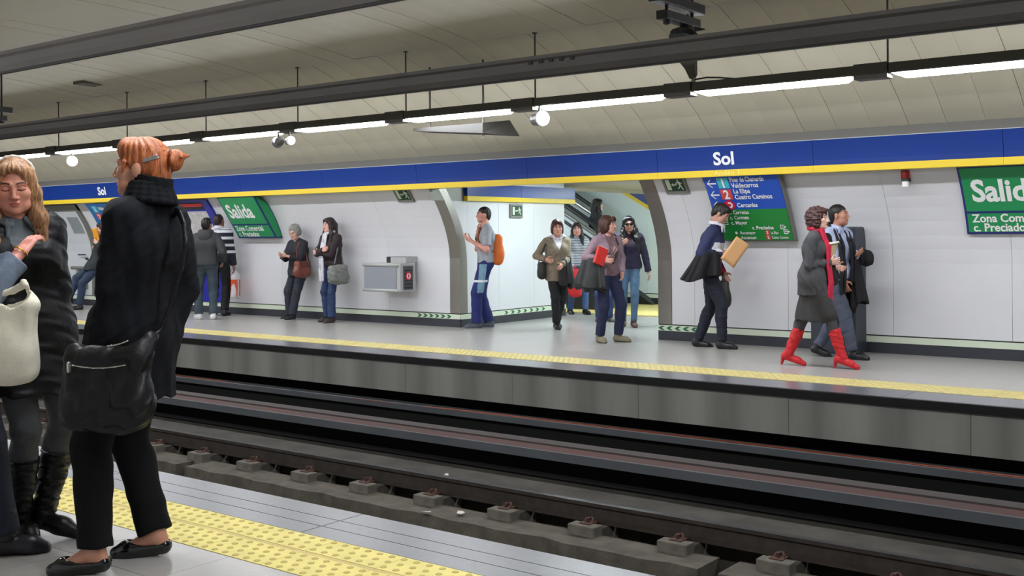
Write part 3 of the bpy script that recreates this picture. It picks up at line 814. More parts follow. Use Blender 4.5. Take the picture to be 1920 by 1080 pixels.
# camera bracket below the overhead rail
cb = thing('camera_bracket', 'grey tapering bracket with thin cable between overhead rail and light row', 'bracket', (-5.12, 9.55, 2.79))
mb = MB()
pr = [(-.085, .42), (.085, .42), (.085, .10), (.06, .06), (.03, .06), (-.02, .16), (-.085, .24)]
k = len(pr); vs = [(x, -.03, z) for x, z in pr] + [(x, .03, z) for x, z in pr]
mb.add(vs, [tuple(range(k)), tuple(range(k, 2 * k))[::-1]] + [(i, k + i, k + (i + 1) % k, (i + 1) % k) for i in range(k)]).build('plate', m_fix, cb)
MB().cyl((.06, 0, -.02), (.06, 0, .07), .02, 8).build('stem', m_steel, cb)
MB().cyl((0, 0, .41), (0, 0, .755), .014, 8).build('hanger', m_fix, cb)
MB().tube([(.06, 0, .05), (.2, 0, .06), (.34, 0, .045), (.5, 0, .02)], .008, 6).build('cable', m_black2, cb)
# ================================================================== IMPLICIT SURFACES FOR FIGURES AND CLOTH
def V(*a): return np.array(a if len(a) > 1 else a[0], dtype=float)
def unit(a): a = V(a); return a / max(1e-9, np.linalg.norm(a))

class Field:
    def __init__(s, h): s.h = h; s.pr = []; s.mods = []
    def add(s, lo, hi, fn, k=.02, op='u'):
        s.pr.append((V(lo), V(hi), fn, k, op)); return s
    # --- shapes
    def cone(s, a, b, ra, rb, k=.02, op='u', flat_a=False, flat_b=False):
        a = V(a); b = V(b); R = max(ra, rb); ba = b - a; L2 = max(1e-9, ba @ ba); L = math.sqrt(L2); u = ba / L
        def fn(x, y, z):
            px, py, pz = x - a[0], y - a[1], z - a[2]
            hh = (px * ba[0] + py * ba[1] + pz * ba[2]) / L2
            hc = np.clip(hh, 0, 1)
            d = np.sqrt((px - ba[0] * hc) ** 2 + (py - ba[1] * hc) ** 2 + (pz - ba[2] * hc) ** 2) - (ra + (rb - ra) * hc)
            if flat_a: d = np.maximum(d, -hh * L)
            if flat_b: d = np.maximum(d, (hh - 1) * L)
            return d
        return s.add(np.minimum(a, b) - R, np.maximum(a, b) + R, fn, k, op)
    def chain(s, pts, rs, k=.02, op='u'):
        for i in range(len(pts) - 1): s.cone(pts[i], pts[i + 1], rs[i], rs[i + 1], k, op)
        return s
    def ell(s, c, r, k=.02, op='u', R=None):
        c = V(c); r = V(r); m = max(r)
        def fn(x, y, z):
            p = (x - c[0], y - c[1], z - c[2])
            if R is not None: p = tuple(p[0] * R[0, i] + p[1] * R[1, i] + p[2] * R[2, i] for i in range(3))
            k0 = np.sqrt((p[0] / r[0]) ** 2 + (p[1] / r[1]) ** 2 + (p[2] / r[2]) ** 2)
            k1 = np.sqrt((p[0] / r[0] ** 2) ** 2 + (p[1] / r[1] ** 2) ** 2 + (p[2] / r[2] ** 2) ** 2)
            return k0 * (k0 - 1) / np.maximum(k1, 1e-6)
        ext = r if R is None else V([m, m, m])
        return s.add(c - ext, c + ext, fn, k, op)
    def box(s, c, half, rad=.01, k=.01, op='u', R=None):
        c = V(c); half = V(half); m = np.linalg.norm(half)
        def fn(x, y, z):
            p = (x - c[0], y - c[1], z - c[2])
            if R is not None: p = tuple(p[0] * R[0, i] + p[1] * R[1, i] + p[2] * R[2, i] for i in range(3))
            q = [np.abs(p[i]) - (half[i] - rad) for i in range(3)]
            return np.sqrt(np.maximum(q[0], 0) ** 2 + np.maximum(q[1], 0) ** 2 + np.maximum(q[2], 0) ** 2) + np.minimum(np.maximum(q[0], np.maximum(q[1], q[2])), 0) - rad
        ext = half if R is None else V([m, m, m])
        return s.add(c - ext, c + ext, fn, k, op)
    def plane(s, fn): s.mods.append(('cut', fn)); return s          # keeps where fn < 0
    def disp(s, fn): s.mods.append(('disp', fn)); return s
    def mesh(s):
        h = s.h
        lo = np.min([p[0] for p in s.pr if p[4] == 'u'], axis=0) - 3 * h - .012
        hi = np.max([p[1] for p in s.pr if p[4] == 'u'], axis=0) + 3 * h + .012
        n = np.ceil((hi - lo) / h).astype(int) + 1
        f = np.full(n, .3, dtype=np.float32)
        ax = [(lo[i] + h * np.arange(n[i])).astype(np.float32) for i in range(3)]
        for plo, phi, fn, k, op in s.pr:
            m = k + 2.5 * h + .012
            i0 = np.clip(np.floor((plo - m - lo) / h).astype(int), 0, n); i1 = np.clip(np.ceil((phi + m - lo) / h).astype(int) + 1, 0, n)
            if np.any(i1 <= i0): continue
            sl = tuple(slice(a, b) for a, b in zip(i0, i1))
            x = ax[0][sl[0]][:, None, None]; y = ax[1][sl[1]][None, :, None]; z = ax[2][sl[2]][None, None, :]
            d = fn(x, y, z).astype(np.float32); a = f[sl]
            if op == 'u':
                hh = np.maximum(k - np.abs(a - d), 0) / max(k, 1e-6)
                f[sl] = np.minimum(a, d) - hh * hh * k * .25
            else:
                d = -d
                hh = np.maximum(k - np.abs(a - d), 0) / max(k, 1e-6)
                f[sl] = np.maximum(a, d) + hh * hh * k * .25
        if s.mods:
            x = ax[0][:, None, None]; y = ax[1][None, :, None]; z = ax[2][None, None, :]
            for kind, fn in s.mods:
                if kind == 'cut': f = np.maximum(f, fn(x, y, z))
                else: f = f + fn(x, y, z)
        f[0], f[-1] = .3, .3; f[:, 0], f[:, -1] = .3, .3; f[:, :, 0], f[:, :, -1] = .3, .3
        return nets(f, lo, h)

def nets(f, lo, h):
    ins = f < 0
    c = np.zeros(tuple(k - 1 for k in f.shape), dtype=np.int8)
    for a in (0, 1):
        for b in (0, 1):
            for d in (0, 1):
                c += ins[a:a + c.shape[0], b:b + c.shape[1], d:d + c.shape[2]]
    act = (c > 0) & (c < 8)
    idx = np.argwhere(act)
    if len(idx) == 0: return np.zeros((0, 3)), np.zeros((0, 4), int)
    offs = np.array([(a, b, d) for a in (0, 1) for b in (0, 1) for d in (0, 1)])
    val = np.stack([f[idx[:, 0] + o[0], idx[:, 1] + o[1], idx[:, 2] + o[2]] for o in offs], 1)
    acc = np.zeros((len(idx), 3)); cnt = np.zeros(len(idx))
    for i in range(8):
        for j in range(i + 1, 8):
            if np.abs(offs[i] - offs[j]).sum() != 1: continue
            a, b = val[:, i], val[:, j]; m = (a < 0) != (b < 0)
            t = np.where(m, a / np.where(m, a - b, 1), 0)
            acc += np.where(m[:, None], offs[i] + t[:, None] * (offs[j] - offs[i]), 0); cnt += m
    vs = lo + h * (idx + acc / cnt[:, None])
    vid = np.full(c.shape, -1, dtype=np.int64); vid[act] = np.arange(len(idx))
    quads = []
    for axis in range(3):
        sl0 = [slice(None)] * 3; sl1 = [slice(None)] * 3
        sl0[axis] = slice(0, -1); sl1[axis] = slice(1, None)
        a = ins[tuple(sl0)]; b = ins[tuple(sl1)]
        e = np.argwhere(a != b)
        u, v = (axis + 1) % 3, (axis + 2) % 3
        ok = (e[:, u] > 0) & (e[:, v] > 0) & (e[:, u] < f.shape[u] - 1) & (e[:, v] < f.shape[v] - 1)
        e = e[ok]
        def at(du, dv):
            q = e.copy(); q[:, u] += du; q[:, v] += dv
            return vid[q[:, 0], q[:, 1], q[:, 2]]
        q = np.stack([at(-1, -1), at(0, -1), at(0, 0), at(-1, 0)], 1)
        flip = ~ins[e[:, 0], e[:, 1], e[:, 2]]
        q[flip] = q[flip][:, ::-1]
        quads.append(q)
    q = np.concatenate(quads)
    return vs, q[(q >= 0).all(1)]

def relax(vs, q, n=1, w=.5):
    for _ in range(n):
        acc = np.zeros_like(vs); cnt = np.zeros(len(vs))
        for i in range(4):
            a = q[:, i]; b = q[:, (i + 1) % 4]
            np.add.at(acc, a, vs[b]); np.add.at(cnt, a, 1); np.add.at(acc, b, vs[a]); np.add.at(cnt, b, 1)
        vs = vs * (1 - w) + w * acc / np.maximum(cnt, 1)[:, None]
    return vs

def quad_mesh(name, vs, q, mats, matidx=None):
    me = bpy.data.meshes.new(name)
    me.vertices.add(len(vs)); me.vertices.foreach_set('co', vs.astype(np.float32).ravel())
    me.loops.add(len(q) * 4); me.loops.foreach_set('vertex_index', q.astype(np.int32).ravel())
    me.polygons.add(len(q)); me.polygons.foreach_set('loop_start', np.arange(0, len(q) * 4, 4, dtype=np.int32))
    try: me.polygons.foreach_set('loop_total', np.full(len(q), 4, dtype=np.int32))
    except Exception: pass
    me.polygons.foreach_set('use_smooth', np.ones(len(q), dtype=bool))
    for m in mats: me.materials.append(m)
    if matidx is not None: me.polygons.foreach_set('material_index', matidx.astype(np.int32))
    me.update(calc_edges=True); me.validate()
    return me

def folds(seed, amp=.004, f=26.0, zs=.5):
    r = np.random.default_rng(seed)
    w = [(r.normal(size=3) * V(1, 1, zs) * f * s, r.uniform(0, 6.3)) for s in (.6, .9, 1.2, 1.7)]
    def fn(x, y, z):
        t = 0
        for k, p in w: t = t + np.sin(k[0] * x + k[1] * y + k[2] * z + p + 1.3 * np.sin(.5 * k[1] * x - .6 * k[0] * y + .7 * k[2] * z))
        return amp * .5 * t
    return fn

def rotz(a): c, s = math.cos(a), math.sin(a); return np.array([[c, -s, 0], [s, c, 0], [0, 0, 1.0]])
def rotx(a): c, s = math.cos(a), math.sin(a); return np.array([[1, 0, 0], [0, c, -s], [0, s, c]])
def roty(a): c, s = math.cos(a), math.sin(a); return np.array([[c, 0, s], [0, 1, 0], [-s, 0, c]])

def ik(a, t, l1, l2, hint):
    a = V(a); t = V(t); d = t - a; L = np.linalg.norm(d); u = d / L
    if L > (l1 + l2) * .998: L = (l1 + l2) * .998; t = a + u * L
    if L < abs(l1 - l2) + .04: L = abs(l1 - l2) + .04; t = a + u * L
    x = (l1 * l1 - l2 * l2 + L * L) / (2 * L); y = math.sqrt(max(0, l1 * l1 - x * x))
    hn = V(hint) - u * (V(hint) @ u); hn = unit(hn)
    return a + u * x + hn * y, t

SKIN = {}
def skin_mats(rgb):
    k = 'skin %d %d %d' % rgb
    return [mat(k, rgb, .5, noise=.08, nscale=30), mat('iris', (34, 26, 22), .2), mat('eye white', (206, 202, 198), .3), mat('lip %d %d %d' % rgb, (int(rgb[0] * .86), int(rgb[1] * .72), int(rgb[2] * .72)), .45),
            mat('brow', (62, 44, 34), .7)]

class Person:
    """a figure standing at pixel (u, v) of the photograph's floor; face: 0 looks to the picture's right, 90 away, 180 left, 270 at the camera"""
    def __init__(s, label, u, v, H, face, z=0.0, near=False, back=0.0):
        p, t = on_floor(u, v, z)
        if back: p = CAMP + (p - CAMP) * (1 + back); p[2] = z
        s.t = t; vd = unit(V(p[0], p[1], 0)); ir = V(vd[1], -vd[0], 0)
        f = math.cos(math.radians(face)) * ir + math.sin(math.radians(face)) * vd
        s.yaw = math.atan2(-f[0], f[1]); s.p = p; s.H = H; s.s = H / 1.70; s.near = near
        s.R = rotz(s.yaw)
        s.root = thing('person', label, 'person', tuple(p), s.yaw)
        s.hc = .0075 if not near else .0058      # voxel of clothes
        s.seed = int(abs(u) * 7 + v)
    def loc(s, u, v, dt=0.0):
        return s.R.T @ (at_depth(u, v, s.t + dt) - s.p)
    def pose(s, pelvis=(0, 0, .93), neck=(0, -.005, 1.445), twist=0, ptwist=0, head=(0, 0, 0), headoff=(0, .03), handL=None, handR=None, elbL=(-.4, -.7, -.5), elbR=(.4, -.7, -.5),
             footL=(-.10, -.02, 0, 8, 0), footR=(.10, -.02, 0, -8, 0), sw=.168, hw=.085, kneeL=None, kneeR=None, hs=1.0, heel=0.0):
        k = s.s; J = {}
        pv = V(pelvis) * k; nk = V(neck) * k; J['pelvis'] = pv; J['neck'] = nk
        ax = unit(nk - pv); J['axis'] = ax
        Rp = rotz(math.radians(ptwist)); Rc = rotz(math.radians(twist))
        def frame(R):
            r = R[:, 0]; r = unit(r - ax * (r @ ax)); return r, np.cross(ax, r)
        J['rp'], J['fp'] = frame(Rp); J['rc'], J['fc'] = frame(Rc)
        ch = nk - ax * .085 * k
        J['sL'] = ch - J['rc'] * sw * k; J['sR'] = ch + J['rc'] * sw * k
        J['hL'] = pv - J['rp'] * hw * k - ax * .03 * k; J['hR'] = pv + J['rp'] * hw * k - ax * .03 * k
        for S, ft, kn in (('L', footL, kneeL), ('R', footR, kneeR)):
            x, y, z, yw, pt = ft
            Rf = rotz(math.radians(yw)) @ rotx(math.radians(pt))
            J['Rf' + S] = Rf
            sole = V(x, y, z) * k
            J['o' + S] = sole
            ank = sole + Rf @ (V(0, 0, .085) * k)
            fd = Rf @ V(0, 1, 0) if kn is None else V(kn)
            J['k' + S], J['a' + S] = ik(J['h' + S], ank, .425 * k, .41 * k, fd)
            J['fd' + S] = Rf @ V(0, 1, 0)
        for S, hd, eb in (('L', handL, elbL), ('R', handR, elbR)):
            sg = -1 if S == 'L' else 1
            if hd is None: hd = V(sg * .235, .05, .84) * k
            J['e' + S], J['w' + S] = ik(J['s' + S], V(hd), .285 * k, .25 * k, V(eb))
        yaw, pitch, roll = [math.radians(a) for a in head]
        J['Rh'] = rotz(yaw + math.radians(twist)) @ rotx(pitch) @ roty(roll)
        fdir = rotz(math.radians(twist))[:, 1]
        J['hs'] = hs * .965 * (.92 + .08 * k)
        J['hc'] = nk + (ax * .05 + V(0, 0, .075)) * k + fdir * headoff[1] * k + rotz(math.radians(twist))[:, 0] * headoff[0] * k
        s.J = J
        return J
    # ---- pieces
    def put(s, name, field, mats, fn=None, parent=None, smooth=1, label=None):
        vs, q = field.mesh()
        if smooth: vs = relax(vs, q, smooth)
        return s.put_mesh(name, vs, q, mats, fn, parent, label)
    def put_mesh(s, name, vs, q, mats, fn=None, parent=None, label=None):
        if not isinstance(mats, (list, tuple)): mats = [mats]
        mi = None
        if fn is not None:
            c = vs[q].mean(1); mi = np.asarray(fn(c)) * np.ones(len(q))
        o = link_mesh(name, quad_mesh(name, vs, q, mats, mi), parent or s.root)
        if label: o['label'] = label
        return o
    def torso(s, F, pad, female=False, waist=0.0, k=.065, low=True, bust=True):
        J = s.J; m = s.s; P = lambda base, f, r, u: base + J['fp'] * f * m + J['axis'] * u * m + (0 if isinstance(r, int) else r)
        L = np.linalg.norm(J['neck'] - J['pelvis']) / m
        def seg(tt, w, r, fo, fr):
            c = J['pelvis'] + J['axis'] * (tt * L * m); rr = unit(J['rp'] * (1 - fr) + J['rc'] * fr); ff = unit(J['fp'] * (1 - fr) + J['fc'] * fr)
            c = c + ff * fo * m
            F.cone(c - rr * w * m, c + rr * w * m, (r * m + pad), (r * m + pad), k)
        if low: seg(-.02, .075 if female else .068, .108 if female else .102, -.012, 0)
        seg(.14, .062, .094, -.005, .2)
        seg(.32, .055 if female else .066, (.083 if female else .094) + waist, 0, .4)
        seg(.52, .066, .098 if female else .105, -.005, .7)
        seg(.68, .078 if female else .092, .092 if female else .1, -.012, 1)
        c = J['neck'] - J['axis'] * .07 * m
        F.cone(J['sL'] + J['rc'] * .02 * m, J['sR'] - J['rc'] * .02 * m, .048 * m + pad, .048 * m + pad, .05)
        F.cone(J['neck'] - J['axis'] * .018 * m, J['sL'], .036 * m + pad * .7, .044 * m + pad * .8, .04)
        F.cone(J['neck'] - J['axis'] * .018 * m, J['sR'], .036 * m + pad * .7, .044 * m + pad * .8, .04)
        if female and bust:
            for sg in (-1, 1):
                c = J['pelvis'] + J['axis'] * (.60 * L * m) + J['fc'] * .075 * m + J['rc'] * sg * .068 * m
                F.ell(c, V(.058, .058, .06) * m + pad * .9, .05)
        return F
    def arm(s, F, S, pad, pad2=None, upto=1.0, k=.03, flat=True, r=(.050, .042, .030)):
        J = s.J; m = s.s; pad2 = pad if pad2 is None else pad2
        a, e, w = J['s' + S], J['e' + S], J['w' + S]
        if upto <= 1e-3: return F
        if upto < .5:
            F.cone(a, a + (e - a) * upto * 2, r[0] * m + pad, r[1] * m + pad2, k, flat_b=flat); return F
        F.cone(a, e, r[0] * m + pad, r[1] * m + pad, k)
        g = (upto - .5) * 2
        F.cone(e, e + (w - e) * g, r[1] * m + pad, r[2] * m + pad2, k, flat_b=flat)
        return F
    def leg(s, F, S, pad, pad2=None, upto=.97, k=.03, flat=True, pk=None):
        J = s.J; m = s.s; pad2 = pad if pad2 is None else pad2; pk = pad if pk is None else pk
        h, kn, a = J['h' + S], J['k' + S], J['a' + S]
        F.cone(h, kn, .080 * m + pad, .054 * m + pk, k)
        if upto > .5:
            g = (upto - .5) * 2
            e = kn + (a - kn) * g
            F.cone(kn, e, .052 * m + pk, (.052 - .016 * g) * m + pad2, k, flat_b=flat)
            if pad < .02: F.ell(kn + (a - kn) * .3 - J['fd' + S] * .02 * m, V(.045, .045, .10) * m + pad * .7, .03)
        return F
    def body(s, skin=(206, 160, 140), hair_brow=None, female=False, eyes=True, feet=False, curlL=.5, curlR=.5, palmL=(1, 0, 0), palmR=(-1, 0, 0), dirL=None, dirR=None, look=None, lids=False, legs=True):
        J = s.J; m = s.s
        B = Field(.014 if not s.near else .010)
        s.torso(B, -.004, female)
        for S in 'LR':
            s.arm(B, S, -.004, flat=False); s.leg(B, S, -.004, upto=1.0, flat=False)
            if feet:
                Rf = J['Rf' + S]; o = J['o' + S]; T = lambda *p: o + Rf @ (V(p) * m)
                B.cone(J['a' + S], T(0, -.03, .035), .034 * m, .03 * m, .02); B.cone(J['a' + S], T(0, .12, .026), .034 * m, .024 * m, .03)
        B.cone(J['neck'] - J['axis'] * .03 * m, J['hc'] - V(0, 0, .05), .058 * m, .050 * m, .03)
        vs, q = B.mesh(); parts = [(relax(vs, q, 1), q, 0)]
        # head, in its own frame (eye level at 0, unit head .23 m tall)
        hs = J['hs'] * (.97 if female else 1.0); R = J['Rh']; c = J['hc']
        hv = .0048 if not s.near else .0034
        G = Field(hv / hs)
        G.ell((0, -.012, .03), (.073, .092, .083), .01); G.ell((0, .028, -.03), (.060 if not female else .056, .062, .082), .035)
        G.cone((-.03, .045, -.075), (.03, .045, -.075), .034, .034, .03); G.ell((0, .070, -.098), (.022, .02, .017), .025)
        for sg in (-1, 1):
            G.ell((sg * .043, .060, -.022), (.022, .022, .02), .03)                 # cheeks
            G.cone((sg * .016, .088, .026), (sg * .046, .076, .024), .010, .009, .018)
            G.ell((sg * .032, .100, .003), (.017, .016, .011), .012, 's')
            G.ell((sg * .032, .077, .003), (.0135, .0135, .0125), .004)
            G.ell((sg * .076, -.006, -.012), (.010, .020, .031), .008); 
            G.ell((sg * .014, .097, -.036), (.0085, .009, .007), .008)
        G.cone((0, .090, .016), (0, .109, -.030), .0075, .0098, .012)
        G.ell((0, .090, -.058), (.021, .011, .0055), .008); G.ell((0, .0875, -.069), (.018, .0115, .0065), .008)
        G.ell((0, .104, -.064), (.019, .008, .0016), .002, 's')
        G.cone((0, -.02, -.06), (0, -.022, -.105), .048 if not female else .043, .046 if not female else .042, .03)
        vs, q = G.mesh(); vs = relax(vs, q, 1, .35)
        cc = vs[q].mean(1); mi = np.zeros(len(q))
        X, Y, Z = np.abs(cc[:, 0]), cc[:, 1], cc[:, 2]
        mi[((cc[:, 0] / .0205) ** 2 + ((Z + .064) / .0105) ** 2 < 1) & (Y > .083)] = 3
        if eyes:
            e = ((X - .032) / .0145) ** 2 + ((Z - .003) / .0068) ** 2
            if not lids: mi[(e < 1) & (Y > .055)] = 2
            else: mi[(np.abs(Z + .0035 - 9 * (X - .032) ** 2) < .0026) & (np.abs(X - .032) < .0165) & (Y > .05)] = 1
            if not lids: mi[(((X - .031) ** 2 + (Z - .003) ** 2) < .0068 ** 2) & (Y > .055)] = 1
            if not lids: mi[(np.abs(Z - .0105 + 8 * (X - .032) ** 2) < .0022) & (np.abs(X - .032) < .016) & (Y > .05)] = 1
        mi[(np.abs(Z - .030 + 5 * (X - .034) ** 2) < .0042) & (X > .014) & (X < .052) & (Y > .05)] = 4
        parts.append(((vs * hs) @ R.T + c, q, mi))
        for S, curl, palm, dr in (('L', curlL, palmL, dirL), ('R', curlR, palmR, dirR)):
            w = J['w' + S]; d = unit(w - J['e' + S]) if dr is None else unit(dr)
            n = V(palm); n = unit(n - d * (n @ d)); th = np.cross(d, n) if S == 'R' else np.cross(n, d)
            K = Field(.0048 if not s.near else .0034); z = m * (.92 if female else 1.0)
            Rm = np.stack([th, d, n], 1)
            K.box(w + d * .05 * z, V(.038, .046, .013) * z, .011, .012, R=Rm)
            K.cone(w - d * .06 * z, w + d * .02 * z, .026 * z, .024 * z, .02)
            for i, (Lf, off) in enumerate(((.074, .030), (.082, .011), (.076, -.009), (.060, -.028))):
                p = w + d * (.088 - (.008 if i == 3 else 0)) * z + th * off * z; a = curl * .35
                dd = d * math.cos(.0) + th * (.06 * (1.2 - i))
                for j, fr in enumerate((.44, .32, .24)):
                    v = unit(dd) * math.cos(a) + n * math.sin(a); p2 = p + v * Lf * fr * z
                    K.cone(p, p2, (.0092 - .0008 * j) * z, (.0086 - .0009 * j) * z, .004); p = p2; a += curl * (.9 + .12 * i)
            p = w + d * .022 * z + th * .030 * z; v = unit(d * .62 + th * .72 + n * (.15 + .25 * curl))
            p2 = p + v * .045 * z; K.cone(p, p2, .014 * z, .0105 * z, .012)
            v2 = unit(d * .85 + th * .25 + n * (.1 + .5 * curl)); K.cone(p2, p2 + v2 * .032 * z, .0105 * z, .008 * z, .004)
            vs, q = K.mesh(); parts.append((vs, q, 0))
        vs = np.concatenate([p[0] for p in parts]); off = np.cumsum([0] + [len(p[0]) for p in parts[:-1]])
        q = np.concatenate([p[1] + o for p, o in zip(parts, off)])
        mi = np.concatenate([np.ones(len(p[1])) * p[2] for p in parts])
        ms = skin_mats(skin)
        o = link_mesh('body', quad_mesh('body', vs, q, ms, mi), s.root)
        return o
    def hair(s, rgb, style, rough=.45, seed=None, rgb2=None, name='hair', amp=.004, open_brow=False):
        J = s.J; hs = J['hs']; R = J['Rh']; c = J['hc']
        hv = (.006 if not s.near else .0038) / hs
        G = Field(hv)
        face = lambda k=.012, w=.062, top=.075: G.ell((0, .105, -.045), (w, .085, .045 + top), k, 's')
        long_ = style in ('long', 'longwavy', 'straight')
        if style == 'short':
            G.ell((0, -.016, .035), (.080, .098, .090), .01); G.ell((0, -.055, -.02), (.064, .052, .075), .03); G.ell((0, .055, .085), (.055, .035, .03), .03)
            for sg in (-1, 1): G.cone((sg * .07, .03, .03), (sg * .07, .028, -.015), .012, .006, .02)
            G.ell((0, .115, -.045), (.066, .075, .108), .012, 's'); G.ell((0, .02, -.10), (.09, .085, .095), .02, 's')
        elif style == 'bun':
            G.ell((0, -.016, .035), (.080, .100, .091), .01); G.ell((0, -.065, -.025), (.062, .05, .085), .03); G.ell((0, .05, .08), (.06, .04, .04), .03)
            for sg in (-1, 1): G.cone((sg * .074, .04, .02), (sg * .072, .05, -.02), .010, .005, .015)
            G.ell((0, .125, -.045), (.068, .08, .115), .012, 's'); G.ell((0, .0, -.12), (.085, .075, .075), .02, 's')
            G.ell((0, -.128, .035), (.044, .038, .042), .012); G.cone((0, -.15, .05), (.02, -.185, .055), .02, .006, .012); G.cone((0, -.14, .06), (-.03, -.17, .045), .015, .005, .012)
            G.ell((0, -.118, .03), (.05, .008, .048), .006, 's')
        elif style in ('bob', 'wavybob', 'curly'):
            wd = {'bob': .086, 'wavybob': .092, 'curly': .106}[style]
            G.ell((0, -.018, .035), (wd - .004, .104, .096), .01); lowz = {'bob': -.065, 'wavybob': -.055, 'curly': -.075}[style]
            G.ell((0, -.045, -.03), (wd, .075, .105), .03)
            for sg in (-1, 1): G.cone((sg * (wd - .026), .025, .03), (sg * (wd - .022), .012, lowz), .028, .03, .03)
            G.ell((0, .07, .075), (.06, .035, .032), .03)
            G.ell((0, .122, -.045), (.066, .080, .126), .014, 's')
        elif long_:
            G.ell((0, -.016, .035), (.082, .102, .094), .01); G.ell((0, -.055, -.03), (.075, .062, .10), .03)
            G.cone((-.04, -.075, 0), (-.05, -.085, -.26), .05, .045, .03); G.cone((.04, -.075, 0), (.05, -.085, -.26), .05, .045, .03)
            for sg in (-1, 1):
                G.chain([(sg * .055, .03, .05), (sg * .074, .015, -.03), (sg * .088, .03, -.14), (sg * .10, .055, -.27)], [.03, .028, .034, .024], .03)
            G.ell((0, .06, .078), (.055, .03, .03), .03)
            G.ell((0, .125, -.045), (.064, .082, .134), .012, 's')
        elif style == 'fluffy':
            G.ell((0, -.022, .045), (.092, .104, .094), .01); G.ell((0, -.06, -.02), (.080, .058, .070), .03)
            for sg in (-1, 1): G.ell((sg * .070, .01, .01), (.022, .04, .045), .02)
            G.ell((0, .122, -.045), (.066, .080, .122), .014, 's'); G.ell((0, .02, -.115), (.09, .085, .085), .02, 's')
        elif style == 'cropped':
            G.ell((0, -.014, .034), (.0765, .096, .087), .01); G.ell((0, -.055, -.02), (.062, .050, .07), .03)
            G.ell((0, .115, -.045), (.068, .078, .105), .012, 's'); G.ell((0, .02, -.10), (.09, .085, .095), .02, 's')
        if open_brow: G.ell((0, .132, .012), (.062, .088, .084), .012, 's')
        A = {'curly': .008, 'wavybob': .005, 'fluffy': .006}.get(style, amp * .8)
        if style in ('curly', 'fluffy'): (G.disp(folds(3, A * .9, 55, 1.0)), G.disp(folds(17, A * .7, 105, 1.0)))
        else:
            ph = (seed or s.seed) % 7
            G.disp(lambda x, y, z: A * np.sin(9 * np.arctan2(x, .02 - y) * 2.2 + 12 * z + ph) * np.clip(1.2 - np.abs(z) * 3, .4, 1) + A * .5 * np.sin(140 * x + 30 * z + ph))
        vs, q = G.mesh(); vs = relax(vs, q, 1 if style == 'curly' else 1, .4)
        vs = (vs * hs) @ R.T + c
        mm = mat('hair %d %d %d' % rgb, rgb, rough, noise=.5, nscale=30, stretch=(6, 6, .6), rgb2=rgb2 or tuple(int(x * .55) for x in rgb), bump=.3, bscale=60)
        return s.put_mesh(name, vs, q, mm)
    def head_pt(s, *p): return (V(p) * s.J['hs']) @ s.J['Rh'].T + s.J['hc']
    def shoe(s, S, mats, style='shoe', fn=None, shaft=.0, wide=1.0, heel=0.0, name='shoe', length=1.0):
        J = s.J; m = s.s; Rf = J['Rf' + S]; o = J['o' + S]
        F = Field(.006 if not s.near else .0042)
        pad = {'shoe': .006, 'sneaker': .010, 'flat': .002, 'boot': .006}[style]
        tl = .185 * length
        F.cone((0, -.028, .040), (0, .11, .030), .034 + pad, .038 + pad, .02); F.cone((0, .10, .028), (0, tl - .03, .018), .036 + pad, (.026 if style != 'heelboot' else .018) + pad, .02)
        if style != 'flat': F.cone((0, -.018, .05), (0, -.005, .105), .036 + pad, .038 + pad, .03)
        if style == 'flat':
            F.ell((0, .028, .078), (.036, .088, .050), .008, 's')
        if heel:
            F.mods.append(('cut', lambda x, y, z: -z - np.clip((.06 - y) / .1, 0, 1) * .0))
        else: F.plane(lambda x, y, z: -z)
        vs, q = F.mesh(); vs = relax(vs, q, 1, .4)
        parts = [(vs * m, q)]
        if heel:
            K = Field(.0055); K.cone((0, -.045, .03), (0, -.04, -heel), .028, .010, .01, flat_b=True); a, b = K.mesh(); parts.append((a * m, b))
        loc = [((a @ Rf.T) + o, b) for a, b in parts]
        if shaft:
            K = Field(.0065 if not s.near else .0045); a, kn = J['a' + S], J['k' + S]; top = a + (kn - a) * shaft
            K.cone(a - (kn - a) * .10, top, .044 * m * wide, .060 * m * wide, .02, flat_b=True)
            K.disp(folds(s.seed + ord(S), .004, 40, 2.2))
            b_, q_ = K.mesh(); loc.append((relax(b_, q_, 1), q_))
        off = np.cumsum([0] + [len(a) for a, _ in loc[:-1]])
        vs = np.concatenate([a for a, _ in loc]); q = np.concatenate([b + k for (_, b), k in zip(loc, off)])
        g = None
        if fn: g = lambda c: fn(((c - o) @ Rf) / m)
        return s.put_mesh(name, vs, q, mats, g)
    def held(s, name, label, cat, anchor, parts, group=None):
        """a thing of its own, carried: parts = [(part name, field or (vs,q), mats, fn)] in the person's frame"""
        a = V(anchor)
        t = thing(name, label, cat, tuple(s.R @ a + s.p), s.yaw, group)
        for pn, F, ms, fn in parts:
            vs, q = F.mesh() if isinstance(F, Field) else F
            if isinstance(F, Field): vs = relax(vs, q, 1)
            if not isinstance(ms, (list, tuple)): ms = [ms]
            mi = None if fn is None else np.asarray(fn(vs[q].mean(1))) * np.ones(len(q))
            link_mesh(pn, quad_mesh(pn, vs - a, q, ms, mi), t)
        return t
    # ready garments
    def trousers(s, m, pad=.012, pad2=.012, upto=.97, female=False, fn=None, name='trousers', pk=None, waist=.22, amp=.004):
        J = s.J; F = Field(s.hc)
        s.torso(F, .003, female, k=.06, bust=False)
        for S in 'LR': s.leg(F, S, pad, pad2, upto, pk=pk, k=.025)
        top = J['pelvis'] + J['axis'] * waist * .5 * s.s; ax = J['axis']
        F.disp(folds(s.seed, amp, 30, .8))
        F.plane(lambda x, y, z: (x - top[0]) * ax[0] + (y - top[1]) * ax[1] + (z - top[2]) * ax[2])
        return s.put(name, F, m, fn)
